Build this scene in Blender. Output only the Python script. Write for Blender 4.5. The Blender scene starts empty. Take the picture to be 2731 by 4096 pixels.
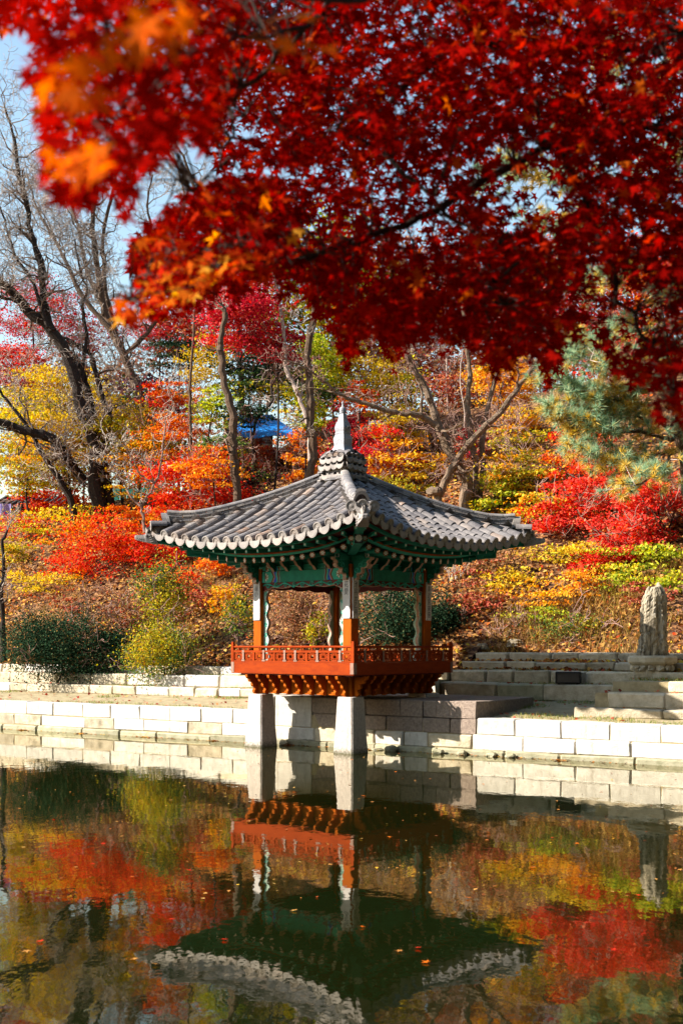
import bpy, math, random
import numpy as np
from mathutils import Vector, Matrix, Quaternion

SC = bpy.context.scene
COL = SC.collection
rad = math.radians

# ------------------------------------------------------------------ camera, sky, sun, exposure
F, HZ, CX, HC = 4700.0, 2590.0, 1365.5, 2.125      # focal length in photo pixels, horizon row, centre column, eye height over the water
cam = bpy.data.cameras.new('camera')
cam.sensor_fit = 'HORIZONTAL'
cam.sensor_width = 24.0
cam.lens = F / 2731.0 * 24.0
cam.shift_y = (HZ - 2048.0) / 2731.0
cam.clip_start = 0.05
cam.clip_end = 900.0
cam.dof.use_dof = True
cam.dof.focus_distance = 25.0
cam.dof.aperture_fstop = 3.0
camo = bpy.data.objects.new('camera', cam)
COL.objects.link(camo)
camo.location = (0, 0, HC)
camo.rotation_euler = (rad(90), 0, 0)
SC.camera = camo

SUN_DIR = Vector((1.0, 0.17, -0.63)).normalized()   # the way the light travels
wd = bpy.data.worlds.new('World')
SC.world = wd
wd.use_nodes = True
wn = wd.node_tree
bg = wn.nodes['Background']
sky = wn.nodes.new('ShaderNodeTexSky')
sky.sky_type = 'NISHITA'
sky.sun_disc = False
sky.sun_elevation = math.asin(-SUN_DIR.z)
sky.sun_rotation = math.atan2(-SUN_DIR.x, -SUN_DIR.y)
sky.air_density = 1.7
sky.dust_density = 0.5
sky.ozone_density = 2.2
wn.links.new(sky.outputs['Color'], bg.inputs['Color'])
bg.inputs['Strength'].default_value = 0.088
sl = bpy.data.lights.new('sun', 'SUN')
sl.energy = 5.0
sl.angle = rad(0.53)
sl.color = (1.0, 0.93, 0.82)
so = bpy.data.objects.new('sun', sl)
COL.objects.link(so)
so.rotation_euler = SUN_DIR.to_track_quat('-Z', 'Y').to_euler()
so.location = (-30, -5, 30)

SC.view_settings.view_transform = 'Standard'
SC.view_settings.look = 'None'
SC.view_settings.exposure = 1.55
SC.view_settings.gamma = 1.0
SC.view_settings.use_curve_mapping = False
SC.render.engine = 'CYCLES'
cy = SC.cycles
cy.max_bounces = 7
cy.diffuse_bounces = 3
cy.glossy_bounces = 3
cy.transmission_bounces = 4
cy.caustics_reflective = False
cy.caustics_refractive = False
cy.sample_clamp_indirect = 6.0
cy.use_denoising = True
try:
    cy.denoiser = 'OPENIMAGEDENOISE'
    cy.denoising_prefilter = 'ACCURATE'
except Exception:
    pass

# ------------------------------------------------------------------ helpers
def P(px, py, Y):
    """world point seen at photo pixel (px, py) at depth Y"""
    return Vector(((px - CX) / F * Y, Y, HC - (py - HZ) / F * Y))

# pond edge frame: u runs along the edge to the right, d runs back from it
A0 = Vector((-8.94, 30.77))
UV = Vector((0.838, -0.546)).normalized()
NV = Vector((0.546, 0.838)).normalized()
def W(u, d, z=0.0):
    p = A0 + UV * u + NV * d
    return Vector((p.x, p.y, z))
def ud(x, y):
    q = Vector((x, y)) - A0
    return q.dot(UV), q.dot(NV)

class MB:
    def __init__(s):
        s.v, s.f, s.m = [], [], []
    def box(s, c, size, mat=0, M=None):
        hx, hy, hz = size[0] / 2, size[1] / 2, size[2] / 2
        b = len(s.v)
        for dx, dy, dz in ((-1,-1,-1),(1,-1,-1),(1,1,-1),(-1,1,-1),(-1,-1,1),(1,-1,1),(1,1,1),(-1,1,1)):
            p = Vector((dx*hx, dy*hy, dz*hz))
            if M is not None:
                p = M @ p
            s.v.append((c[0]+p.x, c[1]+p.y, c[2]+p.z))
        for q in ((0,3,2,1),(4,5,6,7),(0,1,5,4),(1,2,6,5),(2,3,7,6),(3,0,4,7)):
            s.f.append(tuple(b+i for i in q)); s.m.append(mat)
    def prism(s, pts, fn, t0, t1, mat=0, capmat=None, tri=True):
        n = len(pts); b = len(s.v)
        for t in (t0, t1):
            for a, c in pts:
                s.v.append(tuple(fn(a, c, t)))
        cm = mat if capmat is None else capmat
        s.f.append(tuple(b+i for i in range(n))); s.m.append(cm)
        s.f.append(tuple(b+n+i for i in reversed(range(n)))); s.m.append(cm)
        for i in range(n):
            j = (i+1) % n
            s.f.append((b+i, b+n+i, b+n+j, b+j)); s.m.append(mat)
    def tube(s, pts, rads, n=6, mat=0, cap=True):
        pts = [Vector(p) for p in pts]
        if len(pts) < 2: return
        b = len(s.v)
        ref = None
        for i, p in enumerate(pts):
            t = (pts[min(i+1, len(pts)-1)] - pts[max(i-1, 0)])
            if t.length < 1e-9: t = Vector((0,0,1))
            t.normalize()
            if ref is None:
                ref = t.orthogonal().normalized()
            ref = ref - t * ref.dot(t)
            if ref.length < 1e-6: ref = t.orthogonal()
            ref.normalize()
            bi = t.cross(ref)
            r = rads[i] if hasattr(rads, '__len__') else rads
            for k in range(n):
                a = 2*math.pi*k/n
                q = p + (ref*math.cos(a) + bi*math.sin(a))*r
                s.v.append((q.x, q.y, q.z))
        for i in range(len(pts)-1):
            for k in range(n):
                k2 = (k+1) % n
                s.f.append((b+i*n+k, b+i*n+k2, b+(i+1)*n+k2, b+(i+1)*n+k)); s.m.append(mat)
        if cap:
            s.f.append(tuple(b+k for k in reversed(range(n)))); s.m.append(mat)
            e = b+(len(pts)-1)*n
            s.f.append(tuple(e+k for k in range(n))); s.m.append(mat)
    def quad(s, a, b_, c, d, mat=0):
        b = len(s.v)
        s.v += [tuple(a), tuple(b_), tuple(c), tuple(d)]
        s.f.append((b, b+1, b+2, b+3)); s.m.append(mat)
    def poly(s, pts, mat=0):
        b = len(s.v)
        s.v += [tuple(p) for p in pts]
        s.f.append(tuple(range(b, b+len(pts)))); s.m.append(mat)
    def grid(s, fn, nu, nv, mat=0):
        b = len(s.v)
        for j in range(nv+1):
            for i in range(nu+1):
                s.v.append(tuple(fn(i/nu, j/nv)))
        for j in range(nv):
            for i in range(nu):
                a = b+j*(nu+1)+i
                s.f.append((a, a+1, a+nu+2, a+nu+1)); s.m.append(mat)
    def rings(s, rr, mat=0, cap=True):
        """list of rings (each a list of n points) joined in sequence"""
        n = len(rr[0]); b = len(s.v)
        for r in rr:
            s.v += [tuple(p) for p in r]
        for i in range(len(rr)-1):
            for k in range(n):
                k2 = (k+1) % n
                s.f.append((b+i*n+k, b+i*n+k2, b+(i+1)*n+k2, b+(i+1)*n+k)); s.m.append(mat)
        if cap:
            s.f.append(tuple(b+k for k in reversed(range(n)))); s.m.append(mat)
            e = b+(len(rr)-1)*n
            s.f.append(tuple(e+k for k in range(n))); s.m.append(mat)
    def mesh(s, name, mats, smooth=False):
        me = bpy.data.meshes.new(name)
        me.from_pydata(s.v, [], s.f)
        if not isinstance(mats, (list, tuple)): mats = [mats]
        for m in mats: me.materials.append(m)
        if len(mats) > 1:
            me.polygons.foreach_set('material_index', s.m)
        if smooth:
            me.polygons.foreach_set('use_smooth', [True]*len(me.polygons))
        me.update()
        return me
    def build(s, name, mats, parent=None, smooth=False):
        return link(name, s.mesh(name, mats, smooth), parent)

def link(name, data, parent=None, mw=None):
    o = bpy.data.objects.new(name, data)
    COL.objects.link(o)
    if parent is not None: o.parent = parent
    if mw is not None: o.matrix_basis = mw
    return o
def tag(o, label=None, cat=None, group=None, kind=None):
    if label: o['label'] = label
    if cat: o['category'] = cat
    if group: o['group'] = group
    if kind: o['kind'] = kind
    return o
def empty(name, loc=(0,0,0), rz=0.0):
    o = bpy.data.objects.new(name, None)
    COL.objects.link(o)
    o.location = loc; o.rotation_euler = (0, 0, rz)
    o.empty_display_size = 0.2
    return o
def np_mesh(name, verts, nper, mats, midx=None):
    """verts (N*nper,3): N separate n-gons"""
    verts = np.asarray(verts, dtype=np.float32)
    nv = len(verts); nf = nv//nper
    me = bpy.data.meshes.new(name)
    me.vertices.add(nv); me.vertices.foreach_set('co', verts.ravel())
    me.loops.add(nv); me.loops.foreach_set('vertex_index', np.arange(nv, dtype=np.int32))
    me.polygons.add(nf)
    me.polygons.foreach_set('loop_start', np.arange(0, nv, nper, dtype=np.int32))
    if not isinstance(mats, (list, tuple)): mats = [mats]
    for m in mats: me.materials.append(m)
    if midx is not None: me.polygons.foreach_set('material_index', np.asarray(midx, dtype=np.int32))
    me.update(calc_edges=True)
    return me

# ------------------------------------------------------------------ materials
def newmat(name):
    m = bpy.data.materials.new(name); m.use_nodes = True
    nt = m.node_tree
    for n in list(nt.nodes): nt.nodes.remove(n)
    out = nt.nodes.new('ShaderNodeOutputMaterial')
    return m, nt, out
def N(nt, typ, **kw):
    n = nt.nodes.new(typ)
    for k, v in kw.items():
        if k in n.inputs: n.inputs[k].default_value = v
        else: setattr(n, k, v)
    return n
def ramp(nt, stops, interp='LINEAR'):
    r = nt.nodes.new('ShaderNodeValToRGB')
    cr = r.color_ramp; cr.interpolation = interp
    while len(cr.elements) < len(stops): cr.elements.new(0.5)
    for e, (p, c) in zip(cr.elements, stops):
        e.position = p; e.color = (c[0], c[1], c[2], 1)
    return r
def surf(name, col, col2=None, scale=6.0, rough=0.75, bump=0.15, bscale=None, vary=0.0, spec=0.3, stain=None, stain_scale=1.5,
         stain_amt=0.5, stretch=(1,1,1), streak=False, coords='pos', wet=None):
    """two-tone noise surface with relief; vary = brightness change from piece to piece; stain = third colour in patches"""
    m, nt, out = newmat(name)
    L = nt.links.new
    b = N(nt, 'ShaderNodeBsdfPrincipled')
    b.inputs['Roughness'].default_value = rough
    b.inputs['Specular IOR Level'].default_value = spec
    if coords == 'pos':
        g = N(nt, 'ShaderNodeNewGeometry'); vec = g.outputs['Position']
    else:
        g = N(nt, 'ShaderNodeTexCoord'); vec = g.outputs['Object']
    mp = N(nt, 'ShaderNodeMapping'); mp.inputs['Scale'].default_value = stretch
    L(vec, mp.inputs['Vector'])
    n1 = N(nt, 'ShaderNodeTexNoise'); n1.inputs['Scale'].default_value = scale; n1.inputs['Detail'].default_value = 6
    n1.inputs['Roughness'].default_value = 0.65
    L(mp.outputs[0], n1.inputs['Vector'])
    c2 = col2 or tuple(c*0.6 for c in col)
    r = ramp(nt, [(0.32, c2), (0.68, col)])
    L(n1.outputs['Fac'], r.inputs[0])
    cur = r.outputs[0]
    if stain:
        n2 = N(nt, 'ShaderNodeTexNoise'); n2.inputs['Scale'].default_value = stain_scale; n2.inputs['Detail'].default_value = 8
        n2.inputs['Roughness'].default_value = 0.75
        if streak:
            mp2 = N(nt, 'ShaderNodeMapping'); mp2.inputs['Scale'].default_value = (3.0, 3.0, 0.7)
            L(vec, mp2.inputs['Vector']); L(mp2.outputs[0], n2.inputs['Vector'])
        else:
            L(mp.outputs[0], n2.inputs['Vector'])
        r2 = ramp(nt, [(0.62-0.25*stain_amt, (0,0,0)), (0.86-0.25*stain_amt, (1,1,1))])
        L(n2.outputs['Fac'], r2.inputs[0])
        mx = N(nt, 'ShaderNodeMixRGB'); mx.inputs[2].default_value = (*stain, 1)
        L(r2.outputs[0], mx.inputs[0]); L(cur, mx.inputs[1]); cur = mx.outputs[0]
    if vary:
        oi = N(nt, 'ShaderNodeObjectInfo')
        mr = N(nt, 'ShaderNodeMapRange'); mr.inputs[3].default_value = 1-vary; mr.inputs[4].default_value = 1+vary
        L(oi.outputs['Random'], mr.inputs[0])
        mx = N(nt, 'ShaderNodeMixRGB', blend_type='MULTIPLY'); mx.inputs[0].default_value = 1
        L(cur, mx.inputs[1]); L(mr.outputs[0], mx.inputs[2]); cur = mx.outputs[0]
    if wet:      # tide line: damp algae-stained stone up to a little above the water
        sz = N(nt, 'ShaderNodeSeparateXYZ'); L(vec, sz.inputs[0])
        wz = N(nt, 'ShaderNodeMath', operation='MULTIPLY_ADD'); wz.inputs[1].default_value = .22
        L(n1.outputs['Fac'], wz.inputs[0]); L(sz.outputs['Z'], wz.inputs[2])
        rw_ = ramp(nt, [(.10, (1,1,1)), (.24, (0,0,0))]); L(wz.outputs[0], rw_.inputs[0])
        mx = N(nt, 'ShaderNodeMixRGB', blend_type='MIX'); mx.inputs[2].default_value = (*wet, 1)
        L(rw_.outputs[0], mx.inputs[0]); L(cur, mx.inputs[1]); cur = mx.outputs[0]
    L(cur, b.inputs['Base Color'])
    if bump:
        n3 = N(nt, 'ShaderNodeTexNoise'); n3.inputs['Scale'].default_value = bscale or scale*5; n3.inputs['Detail'].default_value = 5
        L(mp.outputs[0], n3.inputs['Vector'])
        bp = N(nt, 'ShaderNodeBump'); bp.inputs['Strength'].default_value = bump; bp.inputs['Distance'].default_value = 0.03
        L(n3.outputs['Fac'], bp.inputs['Height']); L(bp.outputs[0], b.inputs['Normal'])
    L(b.outputs[0], out.inputs[0])
    return m
def leafmat(name, stops, transl=0.4, drift=0.0):
    """leaf: a colour for each leaf, light passing through"""
    m, nt, out = newmat(name)
    L = nt.links.new
    g = N(nt, 'ShaderNodeNewGeometry')
    r = ramp(nt, stops)
    if drift:     # leaves of one kind lie together in patches
        nz = N(nt, 'ShaderNodeTexNoise'); nz.inputs['Scale'].default_value = .7; nz.inputs['Detail'].default_value = 4
        L(g.outputs['Position'], nz.inputs['Vector'])
        a1 = N(nt, 'ShaderNodeMath', operation='SUBTRACT'); a1.inputs[1].default_value = .5; L(nz.outputs['Fac'], a1.inputs[0])
        a2 = N(nt, 'ShaderNodeMath', operation='MULTIPLY_ADD'); a2.inputs[1].default_value = drift*3; a2.use_clamp = True
        L(a1.outputs[0], a2.inputs[0]); L(g.outputs['Random Per Island'], a2.inputs[2]); L(a2.outputs[0], r.inputs[0])
    else:
        L(g.outputs['Random Per Island'], r.inputs[0])
    d = N(nt, 'ShaderNodeBsdfDiffuse'); t = N(nt, 'ShaderNodeBsdfTranslucent')
    L(r.outputs[0], d.inputs[0])
    hs = N(nt, 'ShaderNodeHueSaturation'); hs.inputs['Saturation'].default_value = 1.15; hs.inputs['Value'].default_value = 1.1
    L(r.outputs[0], hs.inputs['Color']); L(hs.outputs[0], t.inputs[0])
    mx = N(nt, 'ShaderNodeMixShader'); mx.inputs[0].default_value = transl
    L(d.outputs[0], mx.inputs[1]); L(t.outputs[0], mx.inputs[2])
    L(mx.outputs[0], out.inputs[0])
    return m

M = {}
M['granite'] = surf('granite_pale', (.61,.57,.505), (.44,.40,.345), 7, .85, .45, 45, .13, stain=(.21,.165,.10), stain_scale=2.0, stain_amt=.27, streak=True, wet=(.13,.12,.06))
M['granite_wet'] = surf('granite_mossy', (.42,.38,.27), (.20,.19,.11), 6, .85, .5, 40, .15, stain=(.09,.09,.03), stain_scale=3, stain_amt=.4)
M['granite_warm'] = surf('granite_weathered', (.54,.46,.34), (.33,.27,.18), 5, .9, .6, 30, .22, stain=(.12,.10,.06), stain_scale=1.8, stain_amt=.36)
M['granite_pink'] = surf('granite_pink', (.33,.255,.205), (.17,.125,.10), 18, .9, .8, 45, .12, stain=(.11,.085,.06), stain_scale=2.5, stain_amt=.25)
M['pillar_stone'] = surf('pillar_granite', (.58,.51,.45), (.38,.32,.28), 24, .85, .7, 55, .05, stain=(.17,.13,.085), stain_scale=1.7, stain_amt=.18, streak=True, wet=(.10,.09,.05))
M['rock'] = surf('standing_rock', (.46,.385,.27), (.055,.043,.028), 9, .9, 1.0, 16, 0, stretch=(1.8,1.8,.4), stain=(.66,.61,.52), stain_scale=5, stain_amt=.30)
M['red'] = surf('vermilion_paint', (.30,.040,.004), (.22,.026,.0035), 6, .7, .25, 40, .10, stretch=(.6,.6,2.2), spec=.05, stain=(.15,.018,.005), stain_scale=5, stain_amt=.28)
M['col_red'] = surf('column_paint', (.38,.085,.004), (.30,.06,.004), 6, .7, .15, 40, 0, stretch=(2,2,.4), spec=.05)
M['dark_red'] = surf('dark_red_paint', (.11,.012,.008), (.065,.008,.006), 5, .6, .1, 30, spec=.15)
M['strap'] = surf('strap_metal', (.27,.155,.115), (.19,.09,.06), 14, .6, .1)
M['teal'] = surf('teal_paint', (.016,.19,.135), (.010,.13,.09), 7, .65, .1, 40, spec=.12, stain=(.007,.07,.05), stain_scale=6, stain_amt=.2)
M['teal_light'] = surf('light_teal_paint', (.05,.38,.30), (.035,.28,.22), 9, .65, .1, spec=.12)
M['mint'] = surf('faded_mint_paint', (.42,.56,.47), (.28,.42,.34), 14, .7, .1, spec=.1)
M['pale'] = surf('pale_pink_paint', (.50,.32,.24), (.36,.22,.17), 14, .7, .1, spec=.1)
M['white'] = surf('white_paint', (.74,.72,.68), (.62,.60,.56), 12, .7, .05, spec=.1)
M['blue'] = surf('blue_paint', (.025,.08,.48), (.018,.06,.36), 12, .65, .05, spec=.12)
M['orange'] = surf('orange_paint', (.36,.075,.014), (.27,.055,.012), 10, .65, .05, spec=.12)
M['black'] = surf('black_paint', (.012,.012,.012), (.008,.008,.008), 10, .5, .05)
M['ink'] = surf('black_ink', (.03,.024,.04), (.02,.018,.03), 10, .6, 0)
M['plaque'] = surf('plaque_white', (.62,.58,.58), (.52,.48,.48), 7, .7, .05, spec=.1)
M['floor_wood'] = surf('floor_boards', (.16,.06,.03), (.09,.03,.016), 6, .6, .1)

def tilemat(name, stops, light):
    m, nt, out = newmat(name); L = nt.links.new
    b = N(nt, 'ShaderNodeBsdfPrincipled'); b.inputs['Roughness'].default_value = .72; b.inputs['Specular IOR Level'].default_value = .35
    oi = N(nt, 'ShaderNodeObjectInfo'); r = ramp(nt, stops); L(oi.outputs['Random'], r.inputs[0])
    g = N(nt, 'ShaderNodeNewGeometry')
    n = N(nt, 'ShaderNodeTexNoise'); n.inputs['Scale'].default_value = 9; n.inputs['Detail'].default_value = 7; n.inputs['Roughness'].default_value = .7
    L(g.outputs['Position'], n.inputs['Vector'])
    r2 = ramp(nt, [(.47, (0,0,0)), (.72, (1,1,1))]); L(n.outputs['Fac'], r2.inputs[0])
    mx = N(nt, 'ShaderNodeMixRGB'); mx.inputs[2].default_value = (*light, 1)
    mu = N(nt, 'ShaderNodeMath', operation='MULTIPLY'); mu.inputs[1].default_value = .75
    L(r2.outputs[0], mu.inputs[0]); L(mu.outputs[0], mx.inputs[0]); L(r.outputs[0], mx.inputs[1])
    n3 = N(nt, 'ShaderNodeTexNoise'); n3.inputs['Scale'].default_value = 3.1; n3.inputs['Detail'].default_value = 9; L(g.outputs['Position'], n3.inputs['Vector'])
    r3 = ramp(nt, [(.3, (.55,.55,.58)), (.6, (1,1,1))]); L(n3.outputs['Fac'], r3.inputs[0])
    m4 = N(nt, 'ShaderNodeMixRGB', blend_type='MULTIPLY'); m4.inputs[0].default_value = 1
    L(mx.outputs[0], m4.inputs[1]); L(r3.outputs[0], m4.inputs[2]); L(m4.outputs[0], b.inputs['Base Color'])
    n2 = N(nt, 'ShaderNodeTexNoise'); n2.inputs['Scale'].default_value = 45; n2.inputs['Detail'].default_value = 4; L(g.outputs['Position'], n2.inputs['Vector'])
    bp = N(nt, 'ShaderNodeBump'); bp.inputs['Strength'].default_value = .35; bp.inputs['Distance'].default_value = .02
    L(n2.outputs['Fac'], bp.inputs['Height']); L(bp.outputs[0], b.inputs['Normal'])
    L(b.outputs[0], out.inputs[0])
    return m
GREY = [(0,(.125,.112,.115)), (.3,(.155,.14,.14)), (.6,(.185,.165,.16)), (.8,(.21,.18,.165)), (.93,(.245,.195,.165)), (1,(.30,.185,.125))]
M['tile'] = tilemat('roof_tile', GREY, (.33,.30,.285))
M['tile_pan'] = tilemat('pan_tile', [(0,(.06,.055,.055)), (1,(.11,.095,.09))], (.16,.14,.12))  # darker than the cover tiles: shade of the troughs put into the colour
M['tile_ridge'] = tilemat('ridge_tile', [(0,(.15,.14,.145)), (.6,(.22,.20,.195)), (1,(.29,.25,.22))], (.34,.31,.285))
M['tile_end'] = tilemat('eave_end_tile', [(0,(.23,.205,.19)), (.6,(.32,.28,.255)), (1,(.30,.235,.20))], (.38,.335,.30))
M['lime'] = surf('lime_mortar', (.52,.46,.39), (.34,.28,.23), 12, .9, .4, 40)
M['finial'] = surf('finial_stone', (.36,.36,.385), (.23,.23,.265), 14, .8, .5, 50, stain=(.07,.07,.095), stain_scale=7, stain_amt=.36)

M['bark_dark'] = surf('bark_dark', (.034,.021,.015), (.012,.008,.006), 9, .95, .9, 22, stretch=(2,2,.5))
M['bark_brown'] = surf('bark_brown', (.13,.08,.05), (.045,.028,.018), 9, .95, .9, 24, stretch=(2,2,.4))
M['bark_tan'] = surf('bark_tan', (.22,.15,.10), (.09,.06,.04), 9, .95, .8, 24, stretch=(2,2,.5))
M['bark_pale'] = surf('bark_pale', (.42,.33,.28), (.24,.18,.15), 12, .95, .6, 24)
M['twig'] = surf('twig_bark', (.40,.33,.28), (.22,.175,.145), 6, .9, 0)
M['twig_red'] = surf('twig_red_brown', (.26,.15,.12), (.17,.095,.07), 6, .9, 0)

LF = {}
LF['crimson'] = leafmat('leaf_crimson', [(0,(.22,.010,.022)), (.4,(.42,.018,.035)), (.75,(.60,.04,.055)), (1,(.72,.14,.12))], .38)
LF['red'] = leafmat('leaf_red', [(0,(.36,.010,.010)), (.45,(.60,.022,.016)), (.8,(.74,.065,.022)), (1,(.80,.18,.05))], .4)
LF['coral'] = leafmat('leaf_coral_red', [(0,(.48,.018,.018)), (.45,(.70,.045,.035)), (.85,(.80,.10,.06)), (1,(.85,.26,.12))], .4)
LF['orange'] = leafmat('leaf_orange', [(0,(.46,.04,.010)), (.4,(.70,.11,.014)), (.75,(.80,.22,.02)), (1,(.85,.42,.06))], .4)
LF['amber'] = leafmat('leaf_amber', [(0,(.60,.17,.012)), (.5,(.80,.33,.02)), (1,(.88,.52,.06))], .4)
LF['yellow'] = leafmat('leaf_yellow', [(0,(.40,.26,.02)), (.4,(.70,.47,.035)), (.8,(.84,.62,.06)), (1,(.62,.28,.03))], .42)
LF['olive'] = leafmat('leaf_olive_yellow', [(0,(.12,.13,.02)), (.35,(.36,.33,.03)), (.7,(.62,.50,.04)), (1,(.50,.20,.03))], .4)
LF['lime'] = leafmat('leaf_yellow_green', [(0,(.10,.17,.02)), (.4,(.30,.36,.03)), (.8,(.56,.54,.05)), (1,(.72,.62,.07))], .42)
LF['green'] = leafmat('leaf_green', [(0,(.025,.06,.018)), (.5,(.07,.13,.035)), (.85,(.15,.20,.05)), (1,(.40,.30,.05))], .3)
LF['evergreen'] = leafmat('leaf_evergreen', [(0,(.010,.026,.014)), (.6,(.022,.052,.026)), (.9,(.05,.085,.04)), (.97,(.10,.11,.05)), (1,(.32,.17,.06))], .15)
LF['purple'] = leafmat('leaf_dark_purple', [(0,(.03,.018,.025)), (.5,(.075,.028,.045)), (.85,(.14,.035,.05)), (1,(.06,.07,.03))], .25)
LF['brown'] = leafmat('leaf_dry_brown', [(0,(.10,.045,.025)), (.4,(.22,.11,.055)), (.75,(.38,.22,.11)), (1,(.34,.08,.04))], .25)
LF['rust'] = leafmat('leaf_rust', [(0,(.20,.035,.025)), (.5,(.38,.075,.05)), (.85,(.50,.17,.09)), (1,(.55,.36,.12))], .35)
LF['needle'] = leafmat('pine_needle', [(0,(.12,.24,.15)), (.5,(.31,.46,.30)), (.85,(.50,.60,.38)), (1,(.66,.60,.28))], .42)
LF['gold_needle'] = leafmat('pine_needle_gold', [(0,(.40,.28,.06)), (.5,(.68,.46,.10)), (1,(.78,.56,.16))], .35)
LF['maple'] = leafmat('maple_leaf_red', [(0,(.17,.0015,.0015)), (.45,(.28,.003,.002)), (.85,(.40,.006,.003)), (.96,(.50,.025,.005)), (1,(.62,.12,.008))], .52)
LF['maple_sunlit'] = leafmat('maple_leaf_sunlit', [(0,(.50,.016,.006)), (.4,(.64,.06,.008)), (.72,(.80,.20,.015)), (1,(.88,.45,.05))], .55)  # sunlit copy of the red leaf: sun glow put into the colour
LF['litter'] = leafmat('fallen_leaf', [(0,(.035,.012,.007)), (.22,(.14,.042,.017)), (.45,(.33,.12,.035)), (.64,(.50,.23,.06)), (.80,(.62,.38,.11)), (.89,(.42,.04,.014)), (1,(.70,.46,.05))], .2, drift=.38)
LF['grass'] = leafmat('grass_blade', [(0,(.07,.14,.02)), (.5,(.20,.24,.05)), (1,(.46,.38,.16))], .3)
LF['weed'] = leafmat('dry_weed', [(0,(.10,.05,.02)), (.5,(.30,.17,.05)), (.85,(.48,.32,.09)), (1,(.16,.17,.035))], .3)
# ------------------------------------------------------------------ ground, water
def sm(a, b, x):
    t = min(1, max(0, (x-a)/(b-a))); return t*t*(3-2*t)
def lerp(a, b, t): return a+(b-a)*t
_r = np.random.RandomState(5)
_NG = _r.rand(64, 64)
def vnoise(x, y):
    xi, yi = math.floor(x), math.floor(y); fx, fy = x-xi, y-yi
    fx = fx*fx*(3-2*fx); fy = fy*fy*(3-2*fy)
    g = lambda i, j: _NG[i % 64, j % 64]
    return lerp(lerp(g(xi,yi), g(xi+1,yi), fx), lerp(g(xi,yi+1), g(xi+1,yi+1), fx), fy)*2-1
U_STEP, U_JUT = 11.0, 15.7
LEFT = [(3.0,.84,1.06), (3.6,1.06,1.37), (4.2,1.37,1.60)]
RIGHT = [(3.75,.93,1.30), (4.25,1.30,1.59), (4.9,1.59,1.78), (5.6,1.78,2.0)]
JUT = [(.95,.77,.94), (1.4,.94,1.24), (2.4,1.24,1.44)]
def hill(u, d):
    zl = 1.58+.62*(d-4.8); zr = 1.98+.60*(d-6.1)
    z = lerp(zl, zr, sm(9, 14, u))
    w_ = W(u, d)
    zp = lerp(8.9, 12.8, sm(-.13, .02, w_.x/max(w_.y, 20.0)))
    # round the top over
    k = 1.2
    if z > zp-k:
        t = z-(zp-k)
        z = zp-k + k*(1-math.exp(-t/k)) + .035*t
    return z + .10*vnoise(u*.55, d*.55)*sm(5, 8, d) + .22*vnoise(u*.21+9, d*.21)*sm(6, 12, d)
def ter(u, d):
    if d < .3: return -1.2 if d < .02 else .66
    rows = LEFT if u < U_STEP else RIGHT
    if u >= U_JUT:
        z = lerp(.68, .76, d/.95)
        for dd, z0, z1 in JUT:
            if d > dd+.16: z = z1-.02
        for dd, z0, z1 in RIGHT:
            if d > dd+.16: z = max(z, z1-.02)
        if d > 6.1: z = hill(u, d)
        return z
    z = lerp(.66, rows[0][1]-.02, min(1, d/rows[0][0])) + .015*vnoise(u*1.7, d*1.7)
    for dd, z0, z1 in rows:
        if d > dd+.16: z = z1-.02
    if d > rows[-1][0]+.5: z = hill(u, d)
    return z
def ground(x, y):
    u, d = ud(x, y); return ter(u, d)
_GU = np.arange(-45, 60.01, .25); _GD = np.arange(-1, 60.01, .25)
_GZ = None
def ground_np(x, y):
    global _GZ
    if _GZ is None: _GZ = np.array([[ter(u, d) for d in _GD] for u in _GU])
    qx, qy = x-A0.x, y-A0.y
    u = np.clip((qx*UV.x+qy*UV.y+45)/.25, 0, len(_GU)-1.01); d = np.clip((qx*NV.x+qy*NV.y+1)/.25, 0, len(_GD)-1.01)
    i, j = u.astype(int), d.astype(int); fu, fd = u-i, d-j
    return (_GZ[i,j]*(1-fu)*(1-fd)+_GZ[i+1,j]*fu*(1-fd)+_GZ[i,j+1]*(1-fu)*fd+_GZ[i+1,j+1]*fu*fd)
def ghit(px, py, y0=28.0, y1=75.0):
    """where the sight line through a photo pixel meets the hillside"""
    Y = y0
    while Y < y1:
        p = P(px, py, Y)
        if p.z <= ground(p.x, p.y): return p
        Y += .15
    return P(px, py, y1)

M['soil'] = None
def soilmat():
    m, nt, out = newmat('hillside_soil'); L = nt.links.new
    b = N(nt, 'ShaderNodeBsdfPrincipled'); b.inputs['Roughness'].default_value = .95; b.inputs['Specular IOR Level'].default_value = .1
    g = N(nt, 'ShaderNodeNewGeometry')
    v = N(nt, 'ShaderNodeTexVoronoi'); v.inputs['Scale'].default_value = 9
    L(g.outputs['Position'], v.inputs['Vector'])
    r = ramp(nt, [(0,(.025,.012,.008)), (.35,(.075,.032,.016)), (.65,(.16,.075,.032)), (1,(.26,.14,.06))])
    sx = N(nt, 'ShaderNodeSeparateColor'); L(v.outputs['Color'], sx.inputs[0]); L(sx.outputs[0], r.inputs[0])
    L(r.outputs[0], b.inputs['Base Color'])
    bp = N(nt, 'ShaderNodeBump'); bp.inputs['Strength'].default_value = .7; bp.inputs['Distance'].default_value = .06
    L(v.outputs['Distance'], bp.inputs['Height']); L(bp.outputs[0], b.inputs['Normal'])
    L(b.outputs[0], out.inputs[0]); return m
M['soil'] = soilmat()
M['bank_soil'] = surf('bank_soil', (.40,.32,.19), (.22,.17,.09), 4, .95, .5, 40, stain=(.16,.19,.05), stain_scale=2.4, stain_amt=.25)
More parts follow.
